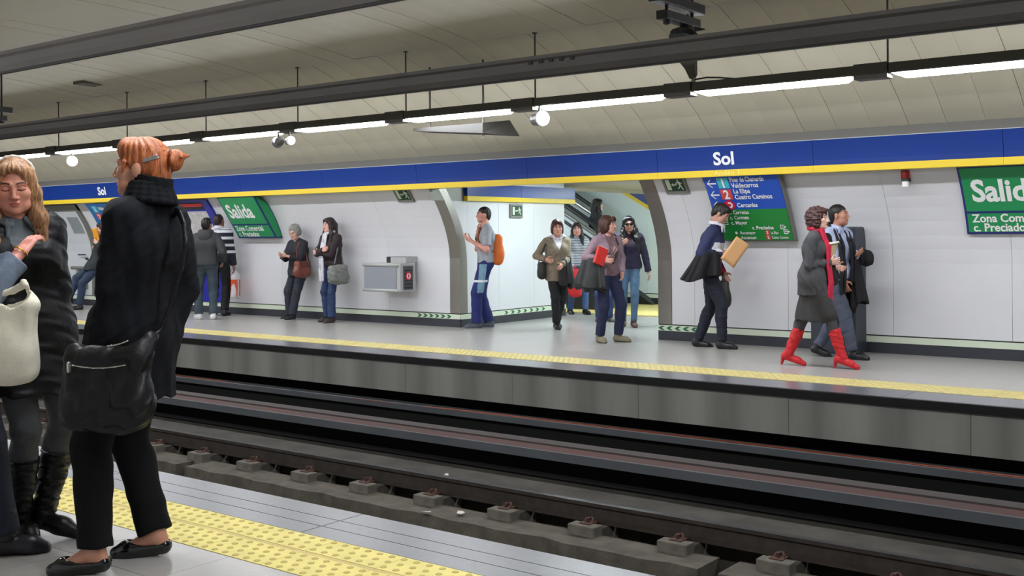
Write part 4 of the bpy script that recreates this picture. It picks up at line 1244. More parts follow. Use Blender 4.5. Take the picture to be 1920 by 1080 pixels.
    def top(s, m, pad=.02, female=False, hem=.0, upto=1.0, cuff=None, fn=None, name='jacket', amp=.005, flare=0.0, waist=0.0, low=True, extra=None, vneck=None, arms='LR', armpad=None, neckcut=.0):
        """hem: distance along the spine from the pelvis (negative: below)"""
        J = s.J; F = Field(s.hc); k = s.s
        s.torso(F, pad, female, waist)
        if hem < -.05:
            for S in 'LR':
                d = J['h' + S] + (J['k' + S] - J['h' + S]) * min(1.1, (-hem + .05) / .40)
                F.cone(J['h' + S], d, .080 * k + pad, .072 * k + pad + flare, .11)
            mid = (J['kL'] + J['kR']) / 2; d = J['pelvis'] + (mid - J['pelvis']) * min(1.1, (-hem + .05) / .44)
            F.cone(J['pelvis'], d, .1 * k + pad, .085 * k + pad + flare, .11)
        if extra: extra(F)
        b = J['pelvis'] + J['axis'] * hem * k; ax = V(0, 0, 1) if hem < -.05 else J['axis']
        zz = b[2]
        F.add(V(-1.2, -1.2, zz - 1.4), V(1.2, 1.2, zz + .1), lambda x, y, z: (x - b[0]) * ax[0] + (y - b[1]) * ax[1] + (z - b[2]) * ax[2], .004, 's')
        for S in arms: s.arm(F, S, pad if armpad is None else armpad, cuff if cuff is not None else (pad if armpad is None else armpad), upto, k=.008)
        F.disp(folds(s.seed + 3, amp, 24, .7))
        if vneck:   # (depth, half width) of the opening at the throat
            dp, hw = vneck; n0 = J['neck'] + J['axis'] * .03 * k
            tip = J['neck'] - J['axis'] * dp * k + J['fc'] * .12 * k
            F.cone(J['neck'] + J['axis'] * .06 * k + J['fc'] * .05 * k, tip, hw * k, .004, .008, 's')
            F.cone(J['neck'] + J['axis'] * .02 * k, J['neck'] + J['axis'] * .10 * k, .056 * k, .07 * k, .01, 's')
        else:
            F.cone(J['neck'] + J['axis'] * (.035 - neckcut) * k, J['neck'] + J['axis'] * .12 * k, .058 * k, .085 * k, .01, 's')
        return s.put(name, F, m, fn)
    def collar(s, m, h=.05, r=.068, open_=True, name='collar', tilt=.012, thick=.0):
        J = s.J; F = Field(.006 if not s.near else .0045); k = s.s
        a = J['neck'] - J['axis'] * .012 * k - J['fc'] * .005; b = a + J['axis'] * h * k + J['fc'] * tilt * k
        F.cone(a, b, (r + .012) * k, r * k, .01, flat_a=True, flat_b=True)
        F.cone(a - J['axis'] * .02, b + J['axis'] * .03, (r + .001) * k - .008, r * k - .008, .004, 's')
        if open_:
            c = a + J['fc'] * .10 * k; F.cone(c - J['axis'] * .05, c + J['axis'] * .08, .035 * k, .05 * k, .006, 's')
        return s.put(name, F, m)
    def spread_collar(s, m, r=.078, drop=.07, lift=.02, name='shirt_collar'):
        J = s.J; F = Field(.0055 if not s.near else .0045); n = J['neck']; k = s.s
        pts = []
        for t in np.linspace(.45, 2 * PI - .45, 15):
            fr = max(0, math.cos(t)) ** 2
            pts.append(n + J['rc'] * r * k * math.sin(t) + J['fc'] * ((r - .006) * math.cos(t) + .012) * k + J['axis'] * (lift - .03 * fr) * k)
        for a, b in zip(pts[:-1], pts[1:]):
            for q_ in range(3):
                o_ = lambda p: p + (p - n) * V(.13, .13, 0) * q_ - J['axis'] * .012 * q_
                F.cone(o_(a), o_(b), .008, .008, .006)
        for p, sg in ((pts[0], 1), (pts[-1], -1)): F.cone(p, p + J['rc'] * sg * .035 * k + J['fc'] * .02 * k - J['axis'] * drop * k, .014, .007, .008); F.cone(p + J['rc'] * sg * .02, p + J['rc'] * sg * .035 * k + J['fc'] * .02 * k - J['axis'] * drop * k, .012, .007, .008)
        return s.put(name, F, m)
    def scarf_tail(s, F, pts, w, th):
        for i in range(len(pts) - 1):
            F.cone(pts[i], pts[i + 1], th, th, .01)
        return F
def ribbon(F, pts, wdir, half, th, k=.006):
    """flat strap through pts: parallel thin cones across wdir"""
    n = max(2, int(half * 2 / (th * 1.2)))
    wd = unit(wdir)
    for j in range(n):
        o = wd * (-half + 2 * half * j / (n - 1)) if n > 1 else 0
        for a, b in zip(pts[:-1], pts[1:]): F.cone(V(a) + o, V(b) + o, th, th, k)
    return F
def grid_mesh(fn, nu, nv, thick):
    """sheet fn(u,v)->point with thickness along its normal"""
    P = np.array([[fn(i / nu, j / nv) for j in range(nv + 1)] for i in range(nu + 1)])
    du = np.gradient(P, axis=0); dv = np.gradient(P, axis=1); N = np.cross(du, dv); N /= np.maximum(np.linalg.norm(N, axis=2, keepdims=True), 1e-9)
    A = (P + N * thick / 2).reshape(-1, 3); B = (P - N * thick / 2).reshape(-1, 3); n = len(A); I = np.arange(n).reshape(nu + 1, nv + 1)
    q = [(I[i, j], I[i + 1, j], I[i + 1, j + 1], I[i, j + 1]) for i in range(nu) for j in range(nv)]
    q += [tuple(n + np.array(t)[::-1]) for t in q]
    rim = [I[i, 0] for i in range(nu)] + [I[nu, j] for j in range(nv)] + [I[i, nv] for i in range(nu, 0, -1)] + [I[0, j] for j in range(nv, 0, -1)]
    for a, b in zip(rim, rim[1:] + rim[:1]): q.append((a, n + a, n + b, b))
    return np.concatenate([A, B]), np.array(q)
# ================================================================== PEOPLE
def chest(P):
    J = P.J
    return lambda c: ((c - J['neck']) @ J['rc'], (c - J['neck']) @ J['fc'], (c - J['neck']) @ J['axis'])
def cloth(name, rgb, rough=.8, **k):
    return mat(name, rgb, rough, noise=k.pop('noise', .12), nscale=k.pop('nscale', 25), bump=.25, bscale=140, **k)
def drape(P, name, label, S, rgb, length, width=.07, back=.0, spread=.06, out=None, cat='coat', th=.035, extra=None, tail=True):
    """a coat folded over the forearm of side S: a pleated hanging shell, wider towards its hem"""
    J = P.J; e, w = J['e' + S], J['w' + S]
    a = e + (w - e) * .05; b = e + (w - e) * .78; d = b - a; d[2] *= .5; ax = unit(V(d[0], d[1], 0)); cr = V(-ax[1], ax[0], 0)
    o = V(0, 0, 0) if out is None else V(out)
    r = np.random.default_rng(P.seed + 1); L0 = np.linalg.norm(d) * .5 + .03; mid = (a + b) / 2 + V(0, 0, .05)
    ph = r.uniform(0, 6.3, 6); M_, N_ = 64, 22
    rows = []
    for i in range(N_ + 1):
        v = i / N_
        row = []
        for j in range(M_):
            t = 2 * PI * j / M_
            cx, cy = math.cos(t), math.sin(t)
            cx = math.copysign(abs(cx) ** .7, cx); cy = math.copysign(abs(cy) ** .8, cy)
            fl = min(1, v * 6) ** .5
            pl = (.34 * math.sin(5 * t + ph[0] + 1.2 * v) + .30 * math.sin(9 * t + ph[1] - v) + .16 * math.sin(15 * t + ph[2])) * min(1, .15 + 1.1 * v)
            lx = L0 + spread * v - back * 0; ly = (th + width * (.35 + .65 * v)) * (.25 + .75 * fl)
            ln = length * (1 + .10 * math.sin(t + ph[3]) + .06 * math.sin(3 * t + ph[4]))
            slope = d * .5 * cx if v < 1 else d * .5 * cx
            p = mid + ax * (lx * cx * (.75 + .25 * fl) * (1 + .10 * pl)) + cr * (ly * cy * (1 + pl)) + V(0, 0, slope[2] * (1 - .5 * v)) + o * v - ax * back * v ** 1.3 * (1 - .5 * cx) + V(0, 0, -ln * v ** 1.0)
            row.append(p)
        rows.append(row)
    vs = [p for row in rows for p in row]; q = []
    for i in range(N_):
        for j in range(M_):
            q.append((i * M_ + j, (i + 1) * M_ + j, (i + 1) * M_ + (j + 1) % M_, i * M_ + (j + 1) % M_))
    c0 = len(vs); vs.append(np.mean(rows[0], axis=0) + V(0, 0, .02)); c1 = len(vs); vs.append(np.mean(rows[-1], axis=0) + V(0, 0, .03))
    for j in range(0, M_, 2):
        q.append((c0, j, (j + 1) % M_, (j + 2) % M_)); k = N_ * M_
        q.append((c1, k + (j + 2) % M_, k + (j + 1) % M_, k + j))
    vs = np.array(vs); q = np.array(q)
    m = cloth('carried cloth %d %d %d' % rgb, rgb)
    parts = [('cloth', (vs, q), m, None)]
    if tail:
        F = Field(.0075); p0 = mid + ax * L0 * -.6 + cr * th * .8; F.chain([p0, p0 + V(0, 0, -length * .55) - ax * back * .5 + cr * .02, p0 + V(0, 0, -length * 1.02) - ax * back * .9 + cr * .03], [.035, .045, .038], .02)
        F.disp(folds(P.seed + 9, .007, 34, .8)); parts.append(('sleeve', F, m, None))
    if extra:
        F = Field(.008); extra(F); F.disp(folds(P.seed + 9, .008, 28, .5)); parts.append(('bundle', F, m, None))
    return P.held(name, label, cat, mid - V(0, 0, length), parts)
def bag(P, name, label, c, half, rgb, strap=None, R=None, rough=.5, slouch=.02, straprad=.010, parts=None, cat='bag', flap=None, seed=1):
    F = Field(.008 if not P.near else .006); c = V(c); half = V(half)
    F.box(c, half, min(half) * .9, .02, R=R); F.ell(c - V(0, 0, half[2] * .35), V(half[0] * 1.02, half[1] * 1.2, half[2] * .7), .05, R=R)
    F.disp(folds(seed, slouch * .35, 24, .8))
    m = mat('bag leather %d %d %d' % rgb, rgb, rough, noise=.2, nscale=18, bump=.2, bscale=80)
    pr = [('bag_body', F, m, None)]
    if strap:
        G = Field(.0065)
        for a, b in zip(strap[:-1], strap[1:]): G.cone(V(a), V(b), straprad, straprad, .01)
        pr.append(('strap', G, m, None))
    if flap:
        H = Field(.0065); H.box(c + V(flap[0]), V(flap[1]), .006, .01, R=R); pr.append(('flap', H, mat('bag flap %d %d %d' % rgb, tuple(int(x * .8) for x in rgb), rough), None))
    if parts: pr += parts
    return P.held(name, label, cat, c - V(0, 0, half[2]), pr)
white_sole = lambda z=.022: (lambda c: np.where(c[:, 2] < z, 1, 0))
m_sole = mat('white rubber sole', (214, 212, 206), .6); m_soled = mat('dark sole', (40, 36, 34), .7)

# ---- man reading a folder
P = Person('man in a navy sweater looking down at a manila folder', 1332, 652, 1.72, 348)
J = P.pose(neck=(0, .07, 1.425), pelvis=(0, 0, .92), head=(0, -34, 0), headoff=(0, .055), footR=(.08, .15, 0, -5, 0), footL=(-.08, -.17, 0, 6, -6),
           handR=P.loc(1352, 474, -.16), handL=P.loc(1356, 512, .05), elbR=(.5, -.8, -.3))
P.body((190, 140, 120), curlR=.7, curlL=.7, palmR=(-.6, .1, -.7), palmL=(.8, 0, .2))
P.hair((30, 24, 22), 'short')
mN = cloth('navy knit', (40, 46, 84)); mW = cloth('white knit', (214, 214, 220)); mR = cloth('red knit', (172, 36, 52))
ch = chest(P)
def f(c):
    r, fo, u = ch(c); fr = fo > .03
    return np.where(fr & (u < -.20) & (u > -.30) & (np.abs(r) < .19), 1, np.where(fr & (u < -.30) & (u > -.56) & (np.abs(r) < .10), 2, 0))
P.top([mN, mW, mR], .013, hem=-.02, fn=f, name='sweater', vneck=(.09, .045))
P.spread_collar(mW, .084, .08, .03)
P.trousers(cloth('dark navy trousers', (26, 30, 46)), .014, .022, .985)
for S in 'LR': P.shoe(S, mat('black leather', (22, 22, 24), .35))
F = Field(.005)
g0 = P.loc(1381, 443, -.24); g1 = P.loc(1405, 460, -.16); g2 = P.loc(1375, 503, -.16); g3 = P.loc(1351, 484, -.24)
P.held('folder', 'manila folder held open by the man in the navy sweater', 'folder', g2, [('cover', grid_mesh(lambda a, b: (g0 * (1 - a) + g1 * a) * (1 - b) + (g3 * (1 - a) + g2 * a) * b + V(0, 0, .006) * math.sin(3 * a), 6, 6, .004), mat('manila card', (240, 186, 130), .6), None)])
drape(P, 'jacket', 'black jacket hanging over the forearm of the man with the folder', 'R', (16, 16, 20), .33, back=.10, out=(.02, 0, 0), spread=.06)
bag(P, 'handbag', 'slim dark handbag hanging from the hand of the man with the folder', P.loc(1357, 551, -.02), (.035, .06, .155), (44, 44, 42), [P.loc(1353, 535, -.02), P.loc(1356, 512, .03), P.loc(1361, 536, -.02)])

# ---- woman in red boots
P = Person('curly haired woman striding in a grey coat, crimson scarf and red boots', 1527, 688, 1.585, 352)
J = P.pose(pelvis=(0, 0, .965), sw=.175, neck=(0, .015, 1.46), head=(-8, 2, 0), footR=(.06, .27, .055, -4, -17), footL=(-.06, -.30, .055, 4, -17),
           handR=P.loc(1556, 492, -.10), handL=P.loc(1566, 500, .12), elbR=(.55, -.75, -.5), elbL=(-.5, -.5, -.6), kneeR=(0, 1, 0), kneeL=(0, 1, 0))
P.body((222, 176, 158), female=True, curlR=.6, palmR=(-.9, .2, .2), palmL=(.9, 0, .3))
P.hair((82, 44, 40), 'curly', .5, rgb2=(40, 20, 20))
mG = cloth('charcoal wool', (72, 72, 76)); mG2 = cloth('dark charcoal wool', (54, 53, 54))
k = P.s
def ex(F):
    J = P.J; F.cone(J['pelvis'] + V(0, 0, .06), J['pelvis'] + V(0, 0, -.20), .108, .158, .04)
P.top(mG, .010, True, hem=-.19, name='jacket', extra=ex, waist=-.014, vneck=(.12, .05), flare=.01)
F = Field(P.hc); pz = J['pelvis']
F.cone(pz + V(0, .0, -.05), pz + V(0, -.02, -.44), .105, .155, .03, flat_b=True)
F.cone(J['hR'], J['hR'] + (J['kR'] - J['hR']) * .95, .105, .085, .06); F.cone(J['hL'], J['hL'] + (J['kL'] - J['hL']) * .95, .105, .085, .06)
F.disp(folds(5, .006, 26, .3)); zc = pz[2] - .455
F.plane(lambda x, y, z: zc - z)
P.put('skirt', F, mG2)
F = Field(P.hc); c0 = pz + J['axis'] * .13
F.cone(c0 - J['axis'] * .022, c0 + J['axis'] * .022, .118, .116, .005, flat_a=True, flat_b=True)
P.put('belt', F, cloth('belt wool', (60, 60, 66)))
P.trousers(cloth('grey tights', (70, 70, 74)), .004, .004, .95, True, name='tights', amp=.001)
mb_ = mat('red suede', (206, 32, 40), .6, noise=.15, nscale=30, bump=.2)
for S in 'LR': P.shoe(S, mb_, 'boot', shaft=.66, heel=.066, wide=1.12, name='boot', length=1.12)
mS = cloth('crimson scarf', (204, 30, 66), .7)
F = Field(.007); n = J['neck']
for a in range(10):
    t0, t1 = a * 2 * PI / 10, (a + 1) * 2 * PI / 10
    q = lambda t: n + V(.068 * math.sin(t), .062 * math.cos(t) + .012, .012 - .018 * math.cos(t))
    F.cone(q(t0), q(t1), .026, .026, .02)
ribbon(F, [n + V(.03, .08, -.02), n + V(.05, .135, -.16), n + V(.06, .145, -.34), n + V(.065, .16, -.52), n + V(.07, .15, -.68)], (1, -.3, 0), .035, .014)
F.disp(folds(2, .004, 50, .3)); P.put('scarf', F, mS)
drape(P, 'coat', 'black coat bundled on the far arm of the red booted woman', 'L', (22, 24, 24), .22, th=.03, width=.05, tail=False, extra=lambda F: (F.cone(P.loc(1547, 446, .12), P.loc(1552, 500, .08), .06, .06, .04), F.cone(P.loc(1556, 502, .0), P.loc(1563, 528, -.02), .05, .04, .04)))
g = [P.loc(1552, 461, -.06), P.loc(1570, 458, .02), P.loc(1563, 486, .02), P.loc(1553, 488, -.06)]
P.held('newspaper', 'cream rolled paper held against her chest by the red booted woman', 'newspaper', g[3], [('sheet', grid_mesh(lambda a, b: (g[0] * (1 - a) + g[1] * a) * (1 - b) + (g[3] * (1 - a) + g[2] * a) * b + V(.02, 0, .012) * math.sin(3.1 * a), 8, 6, .012), mat('cream paper', (206, 188, 150), .7), None),
       ('folded_page', grid_mesh(lambda a, b: g[0] * (1 - a) + g[1] * a + V(.03 * b, .025 * b, .02 * math.sin(3 * b) + .012), 6, 5, .005), mat('white page', (226, 222, 206), .7), None)])

# ---- man with scarf
P = Person('dark haired man in a light blue shirt and grey jeans with a long black scarf', 1567, 671, 1.65, 346, )
J = P.pose(neck=(0, .02, 1.445), twist=-26, ptwist=-10, head=(22, 4, 0), footR=(.07, .20, 0, -6, 0), footL=(-.07, -.24, .03, 6, -18), handR=P.loc(1591, 558, -.12), handL=P.loc(1606, 478, -.05), elbL=(-.6, -.3, -.7), elbR=(.4, -.8, -.3), pelvis=(0, 0, .92))
P.body((184, 128, 106), curlR=.6, curlL=.7, palmL=(.4, -.3, .6), palmR=(-1, 0, 0))
P.hair((26, 22, 22), 'cropped')
mB = cloth('pale blue shirt', (176, 188, 218))
P.top(mB, .016, hem=-.06, name='shirt', vneck=(.10, .04), upto=.97, amp=.007)
P.spread_collar(mB, .076, .06, .015)
P.trousers(cloth('grey jeans', (82, 88, 106), nscale=8, noise=.2), .016, .022, .985)
for S in 'LR': P.shoe(S, mat('black leather', (22, 22, 24), .35))
mK = cloth('black scarf', (18, 18, 24))
F = Field(.007); n = J['neck']
for sg in (-1, 1):
    Q = lambda r, f, u: n + J['rc'] * r + J['fc'] * f + V(0, 0, u)
    pts = [Q(0, -.075, .03), Q(sg * .06, -.03, .02), Q(sg * .078, .065, -.06), Q(sg * .085, .138, -.20), Q(sg * .085, .155, -.44), Q(sg * .08, .145, -.64 - .06 * sg)]
    ribbon(F, pts, J['rc'], .027, .017)
F.disp(folds(4, .003, 50, .3)); P.put('scarf', F, mK)
drape(P, 'coat', 'black overcoat hanging over the forearm of the man in the pale blue shirt', 'L', (14, 14, 18), .58, width=.06, out=(0, .06, 0), spread=.05, th=.03, tail=False, extra=lambda F: F.ell(P.loc(1624, 484, 0), (.06, .085, .09), .05))

# ---- woman with red book
P = Person('brown haired woman in a mauve hooded jacket hugging a red book to her chest', 1140, 641, 1.57, 306)
J = P.pose(head=(28, 2, 0), twist=0, footR=(.12, -.02, 0, -12, 0), footL=(-.13, .06, 0, 26, 0), handR=P.loc(1132, 487, -.24), handL=P.loc(1166, 512, .02), elbR=(.8, -.4, -.5), elbL=(-.6, -.6, -.2))
P.body((214, 160, 142), female=True, curlR=.7, palmR=(-.3, -.9, 0))
P.hair((86, 50, 38), 'wavybob')
ch = chest(P)
mM = cloth('mauve jersey', (150, 126, 138)); mI = cloth('brown mauve tee', (118, 94, 98)); mP = cloth('faded print', (190, 150, 150))
def f(c):
    r, fo, u = ch(c); inn = (fo > .02) & (np.abs(r + .015) < .078 + .1 * np.clip(-u - .2, 0, .3))
    pr = inn & (u < -.15) & (u > -.28) & (np.abs(r) < .055) & (np.sin(c[:, 0] * 160 + c[:, 2] * 90) > .3)
    return np.where(pr, 2, np.where(inn, 1, 0))
P.top([mM, mI, mP], .014, True, hem=-.04, fn=f, name='hooded_jacket', neckcut=.01)
F = Field(.008); n = J['neck']
for a in range(9):
    t0, t1 = 1.0 + a * 4.3 / 9, 1.0 + (a + 1) * 4.3 / 9
    q = lambda t: n + J['rc'] * .085 * math.sin(t) + J['fc'] * (.08 * math.cos(t) - .01) + V(0, 0, -.01 - .03 * abs(math.cos(t / 2)))
    F.cone(q(t0), q(t1), .032, .032, .02)
P.put('hood', F, mM)
P.trousers(cloth('navy trousers', (30, 36, 68)), .016, .026, .985, True)
for S in 'LR': P.shoe(S, [mat('beige suede', (128, 120, 100), .8, noise=.15, nscale=30), m_soled], 'sneaker', white_sole(.014))
rb = mat('red cover', (206, 50, 44), .45)
bc = P.loc(1126, 480, -.28); Rb = np.stack([unit(J['rc'] * .9 + V(0, 0, .35)), unit(J['fc']), unit(np.cross(unit(J['rc'] * .9 + V(0, 0, .35)), unit(J['fc'])))], 1)
F = Field(.006); F.box(bc, (.075, .02, .11), .005, .003, R=Rb); G = Field(.005); G.box(bc - J['rc'] * .004 + Rb[:, 2] * .004, (.074, .014, .11), .003, .003, R=Rb)
P.held('book', 'red book clutched by the woman in the mauve jacket', 'book', bc, [('cover', F, rb, None), ('pages', G, mat('page block', (226, 218, 200), .8), None)])
drape(P, 'coat', 'charcoal coat over the arm of the woman with the red book, hanging wide', 'R', (58, 60, 60), .42, width=.06, back=.04, spread=.07, th=.03, extra=lambda F: F.cone(P.loc(1120, 464, -.10), P.loc(1106, 476, -.10), .042, .045, .04))
F = Field(.006); F.chain([n + J['rc'] * -.10 + J['fc'] * .02 + V(0, 0, .0), n + J['rc'] * -.085 + J['fc'] * .115 + V(0, 0, -.12), n + J['rc'] * -.03 + J['fc'] * .145 + V(0, 0, -.27), n + J['rc'] * .02 + J['fc'] * .15 + V(0, 0, -.36)], [.011] * 4, .01)
P.put('shoulder_strap', F, mat('black strap', (24, 22, 24), .6))

# ---- long haired woman with sunglasses
P = Person('woman with very long black hair, sunglasses, dark purple jacket and blue jeans', 1180, 612, 1.60, 275)
J = P.pose(head=(0, -4, 4), footR=(.085, -.06, 0, -6, 0), footL=(-.06, .10, 0, 4, 0), handR=P.loc(1164, 458, -.22), handL=P.loc(1217, 514, -.05), elbR=(.7, -.2, -.7), elbL=(-.9, -.3, 0))
P.body((200, 150, 130), female=True, curlR=.9, palmR=(-.5, -.8, 0))
P.hair((22, 18, 22), 'long', .3)
mU = cloth('dark purple cloth', (40, 34, 60)); mU2 = cloth('dark red top', (66, 26, 40)); ch = chest(P)
P.top([mU, mU2], .018, True, hem=-.05, name='jacket', fn=lambda c: np.where((ch(c)[1] > .03) & (np.abs(ch(c)[0]) < .035) & (ch(c)[2] > -.2), 1, 0))
P.collar(mU, .06, .072)
P.trousers(cloth('blue jeans', (86, 116, 146), nscale=7, noise=.25), .006, .010, .985, True)
for S in 'LR': P.shoe(S, mat('brown leather', (84, 50, 44), .4))
F = Field(.004)
for sg in (-1, 1):
    F.ell(P.head_pt(sg * .033, .100, .004), (.028, .012, .021), .003, R=J['Rh']); F.cone(P.head_pt(sg * .06, .088, .012), P.head_pt(sg * .078, .0, .012), .004, .004, .003)
F.cone(P.head_pt(-.01, .108, .010), P.head_pt(.01, .108, .010), .004, .004, .003)
P.put('sunglasses', F, mat('dark lens', (14, 10, 12), .4, spec=.2), smooth=0)
F = Field(P.hc); n = J['neck']
for sg in (-1, 1): F.chain([n + V(sg * .07, .04, .04), n + V(sg * .105, .10, -.10), n + V(sg * .10, .125, -.25)], [.04, .045, .02], .03)
F.chain([n + V(-.09, .0, .02), n + V(-.16, .03, -.16), n + V(-.17, .05, -.24)], [.05, .045, .02], .03)
F.disp(folds(8, .006, 50, .3)); P.put('hair_lengths', F, MATS['hair 22 18 22'])
bag(P, 'handbag', 'black shoulder bag on the woman with sunglasses', P.loc(1163, 492, -.16), (.06, .05, .11), (20, 20, 26), [P.loc(1163, 475, -.16), P.loc(1164, 440, -.12), P.loc(1172, 432, -.02)])

# ---- woman in tan cardigan
P = Person('woman in a tan cardigan over a white collar carrying coats and a black handbag', 1045, 616, 1.55, 288)
J = P.pose(head=(-8, -2, 0), footR=(.04, .08, 0, -4, 0), footL=(-.07, -.26, .03, 4, -24), handR=P.loc(1024, 487, -.14), handL=P.loc(1054, 497, -.22), elbR=(.5, -.6, -.7), elbL=(-.6, -.5, -.8), pelvis=(0, 0, .92))
P.body((206, 150, 132), female=True, curlL=.7, curlR=.8, palmL=(.3, -.9, 0))
P.hair((88, 50, 40), 'bob')
mT = cloth('tan knit', (134, 122, 104)); mWs = cloth('white shirt', (218, 218, 226)); ch = chest(P)
def f(c):
    r, fo, u = ch(c); return np.where((fo > .0) & (u > -.20) & (np.abs(r) < .075 * np.clip((u + .20) / .16, 0, 1)), 1, 0)
P.top([mT, mWs], .015, True, hem=-.17, fn=f, name='cardigan', waist=.010, neckcut=.012)
F = Field(.006); n = J['neck']
for sg in (-1, 1): F.chain([n + J['rc'] * sg * .03 + J['fc'] * .075 + V(0, 0, -.05), n + J['rc'] * sg * .075 + J['fc'] * .05 + V(0, 0, -.005), n + J['rc'] * sg * .12 + J['fc'] * .03 + V(0, 0, -.012)], [.012, .022, .014], .01)
P.put('shirt_collar', F, mWs)
P.trousers(cloth('black trousers', (20, 20, 24)), .014, .022, .985, True)
for S in 'LR': P.shoe(S, mat('black leather', (22, 22, 24), .35))
bag(P, 'handbag', 'black handbag on the shoulder of the woman in the tan cardigan', P.loc(1015, 507, -.10), (.05, .09, .12), (34, 32, 30), [P.loc(1010, 492, -.08), P.loc(1022, 460, -.10), P.loc(1030, 444, -.04), P.loc(1026, 465, .02), P.loc(1022, 492, -.04)])
drape(P, 'coat', 'black coat over the arm of the woman in the tan cardigan', 'L', (30, 28, 30), .40, width=.05, spread=.07, th=.03, out=(-.03, 0, 0))

# ---- woman with red bag, behind
P = Person('dark haired woman in a pale striped shirt half hidden behind the tan cardigan', 1082, 589, 1.53, 290)
J = P.pose(head=(-20, 0, 0), footL=(-.13, .10, 0, 6, 0), footR=(.10, -.10, 0, -4, -8), handR=P.loc(1072, 505, -.2), handL=P.loc(1092, 505, -.12))
P.body((212, 154, 138), female=True)
P.hair((38, 28, 28), 'long')
mSt = cloth('pale grey shirt', (176, 178, 186)); mSt2 = cloth('grey stripe', (120, 124, 136))
P.top([mSt, mSt2], .02, True, hem=-.05, name='shirt', fn=lambda c: np.where(np.sin(c[:, 2] * 150) > .2, 1, 0))
P.trousers(cloth('mid blue jeans', (72, 98, 142), nscale=7), .010, .018, .985, True)
for S in 'LR': P.shoe(S, mat('black leather', (22, 22, 24), .35), 'sneaker')
bag(P, 'shopping_bag', 'bright red bag carried by the woman behind the tan cardigan', P.loc(1078, 530, -.24), (.11, .05, .22), (206, 34, 40), [P.loc(1074, 505, -.24), P.loc(1073, 497, -.2), P.loc(1083, 505, -.24)], rough=.5)

# ---- person almost hidden behind the red book
P = Person('person in blue jeans almost hidden behind the woman with the red book', 1133, 604, 1.48, 275)
J = P.pose()
P.body((206, 156, 136), female=True); P.hair((50, 36, 30), 'bob')
P.top(cloth('dark slate coat', (40, 44, 56)), .016, True, hem=-.05)
P.trousers(cloth('indigo jeans', (52, 70, 112), nscale=7), .008, .016, .985, True)
for S in 'LR': P.shoe(S, [mat('dark trainers', (44, 40, 44), .5), m_sole], 'sneaker', white_sole(.012))

# ---- woman on the escalator
P = Person('woman in a black coat with long dark hair riding the escalator, seen in profile', 1117, 560, 1.57, 5)
P.p = V(-10.79, 16.62, .4); P.t = 20.0; P.root.location = tuple(P.p)
J = P.pose(head=(0, 2, 0), handR=V(.20, .16, .92), handL=V(-.2, .2, .95))
P.body((222, 182, 160), female=True); P.hair((34, 26, 26), 'long')
P.top(cloth('black coat', (20, 22, 30)), .028, True, hem=-.34, name='coat', flare=.02); P.collar(MATS['black coat'], .06, .075)
P.trousers(cloth('black trousers', (20, 20, 24)), .012, .016, .985, True)
for S in 'LR': P.shoe(S, mat('black leather', (22, 22, 24), .35))
bag(P, 'purse', 'small orange purse held by the woman on the escalator', V(.12, .17, 1.14), (.03, .045, .05), (226, 150, 40))

# ---- man in grey tee with orange backpack
P = Person('young man in a grey t-shirt and navy track pants passing the passage corner', 907, 616, 1.76, 186)
J = P.pose(head=(4, 0, 0), pelvis=(0, -.03, .93), neck=(0, -.04, 1.445), footL=(-.06, .10, 0, 4, 0), footR=(.06, -.08, 0, -4, 0), handL=P.loc(884, 452, -.18), handR=P.loc(896, 436, .10), elbL=(-.5, -.8, -.6), elbR=(.5, -.2, -.9))
P.body((208, 146, 128), curlL=.8, curlR=1.1, palmL=(.5, .1, .6), palmR=(-.2, -.9, 0))
P.hair((34, 24, 24), 'cropped')
P.top(cloth('grey jersey', (152, 154, 162)), .012, hem=-.02, upto=.42, name='t_shirt', cuff=.024)
mNp = cloth('navy track cloth', (26, 36, 98)); mCy = cloth('pale teal panel', (112, 150, 170)); mWp = cloth('white stripe', (220, 224, 232))
def f(c):
    z = c[:, 2]; x = c[:, 0]; s_ = (x < -.11) & (z > .52) & (z < .92)
    return np.where((z > .665) & (z < .70) & (x < -.06), 2, np.where(s_ & (np.abs(c[:, 1] - .02 - .1 * (.9 - z)) < .05), 1, 0))
P.trousers([mNp, mCy, mWp], .022, .036, .99, fn=f, name='track_pants', pk=.026)
for S in 'LR': P.shoe(S, [mat('slate trainers', (70, 74, 86), .6), m_sole], 'sneaker', white_sole(.014))
c = P.loc(939, 468, -.02)
F = Field(.008); F.box((c[0] * .3, -.20, c[2]), (.14, .07, .22), .06, .02); F.ell((c[0] * .3, -.22, c[2] - .06), (.13, .085, .15), .04)
G = Field(.007)
for sg in (-1, 1): G.chain([(sg * .10, -.15, c[2] + .16), (sg * .105, -.05, 1.47), (sg * .11, .06, 1.42), (sg * .13, .09, 1.28), (sg * .16, .0, 1.14), (sg * .14, -.12, 1.10)], [.016] * 6, .01)
H_ = Field(.007); H_.ell((c[0] * .3, -.275, c[2] - .05), (.09, .022, .09), .01)
P.held('backpack', 'orange backpack on the young man in the grey t-shirt', 'backpack', (0, -.2, c[2] - .2), [('pack', F, mat('orange nylon', (214, 104, 30), .5), None), ('strap', G, mat('dark orange strap', (120, 62, 34), .6), None), ('pocket', H_, mat('burnt orange nylon', (190, 84, 26), .5), None)])

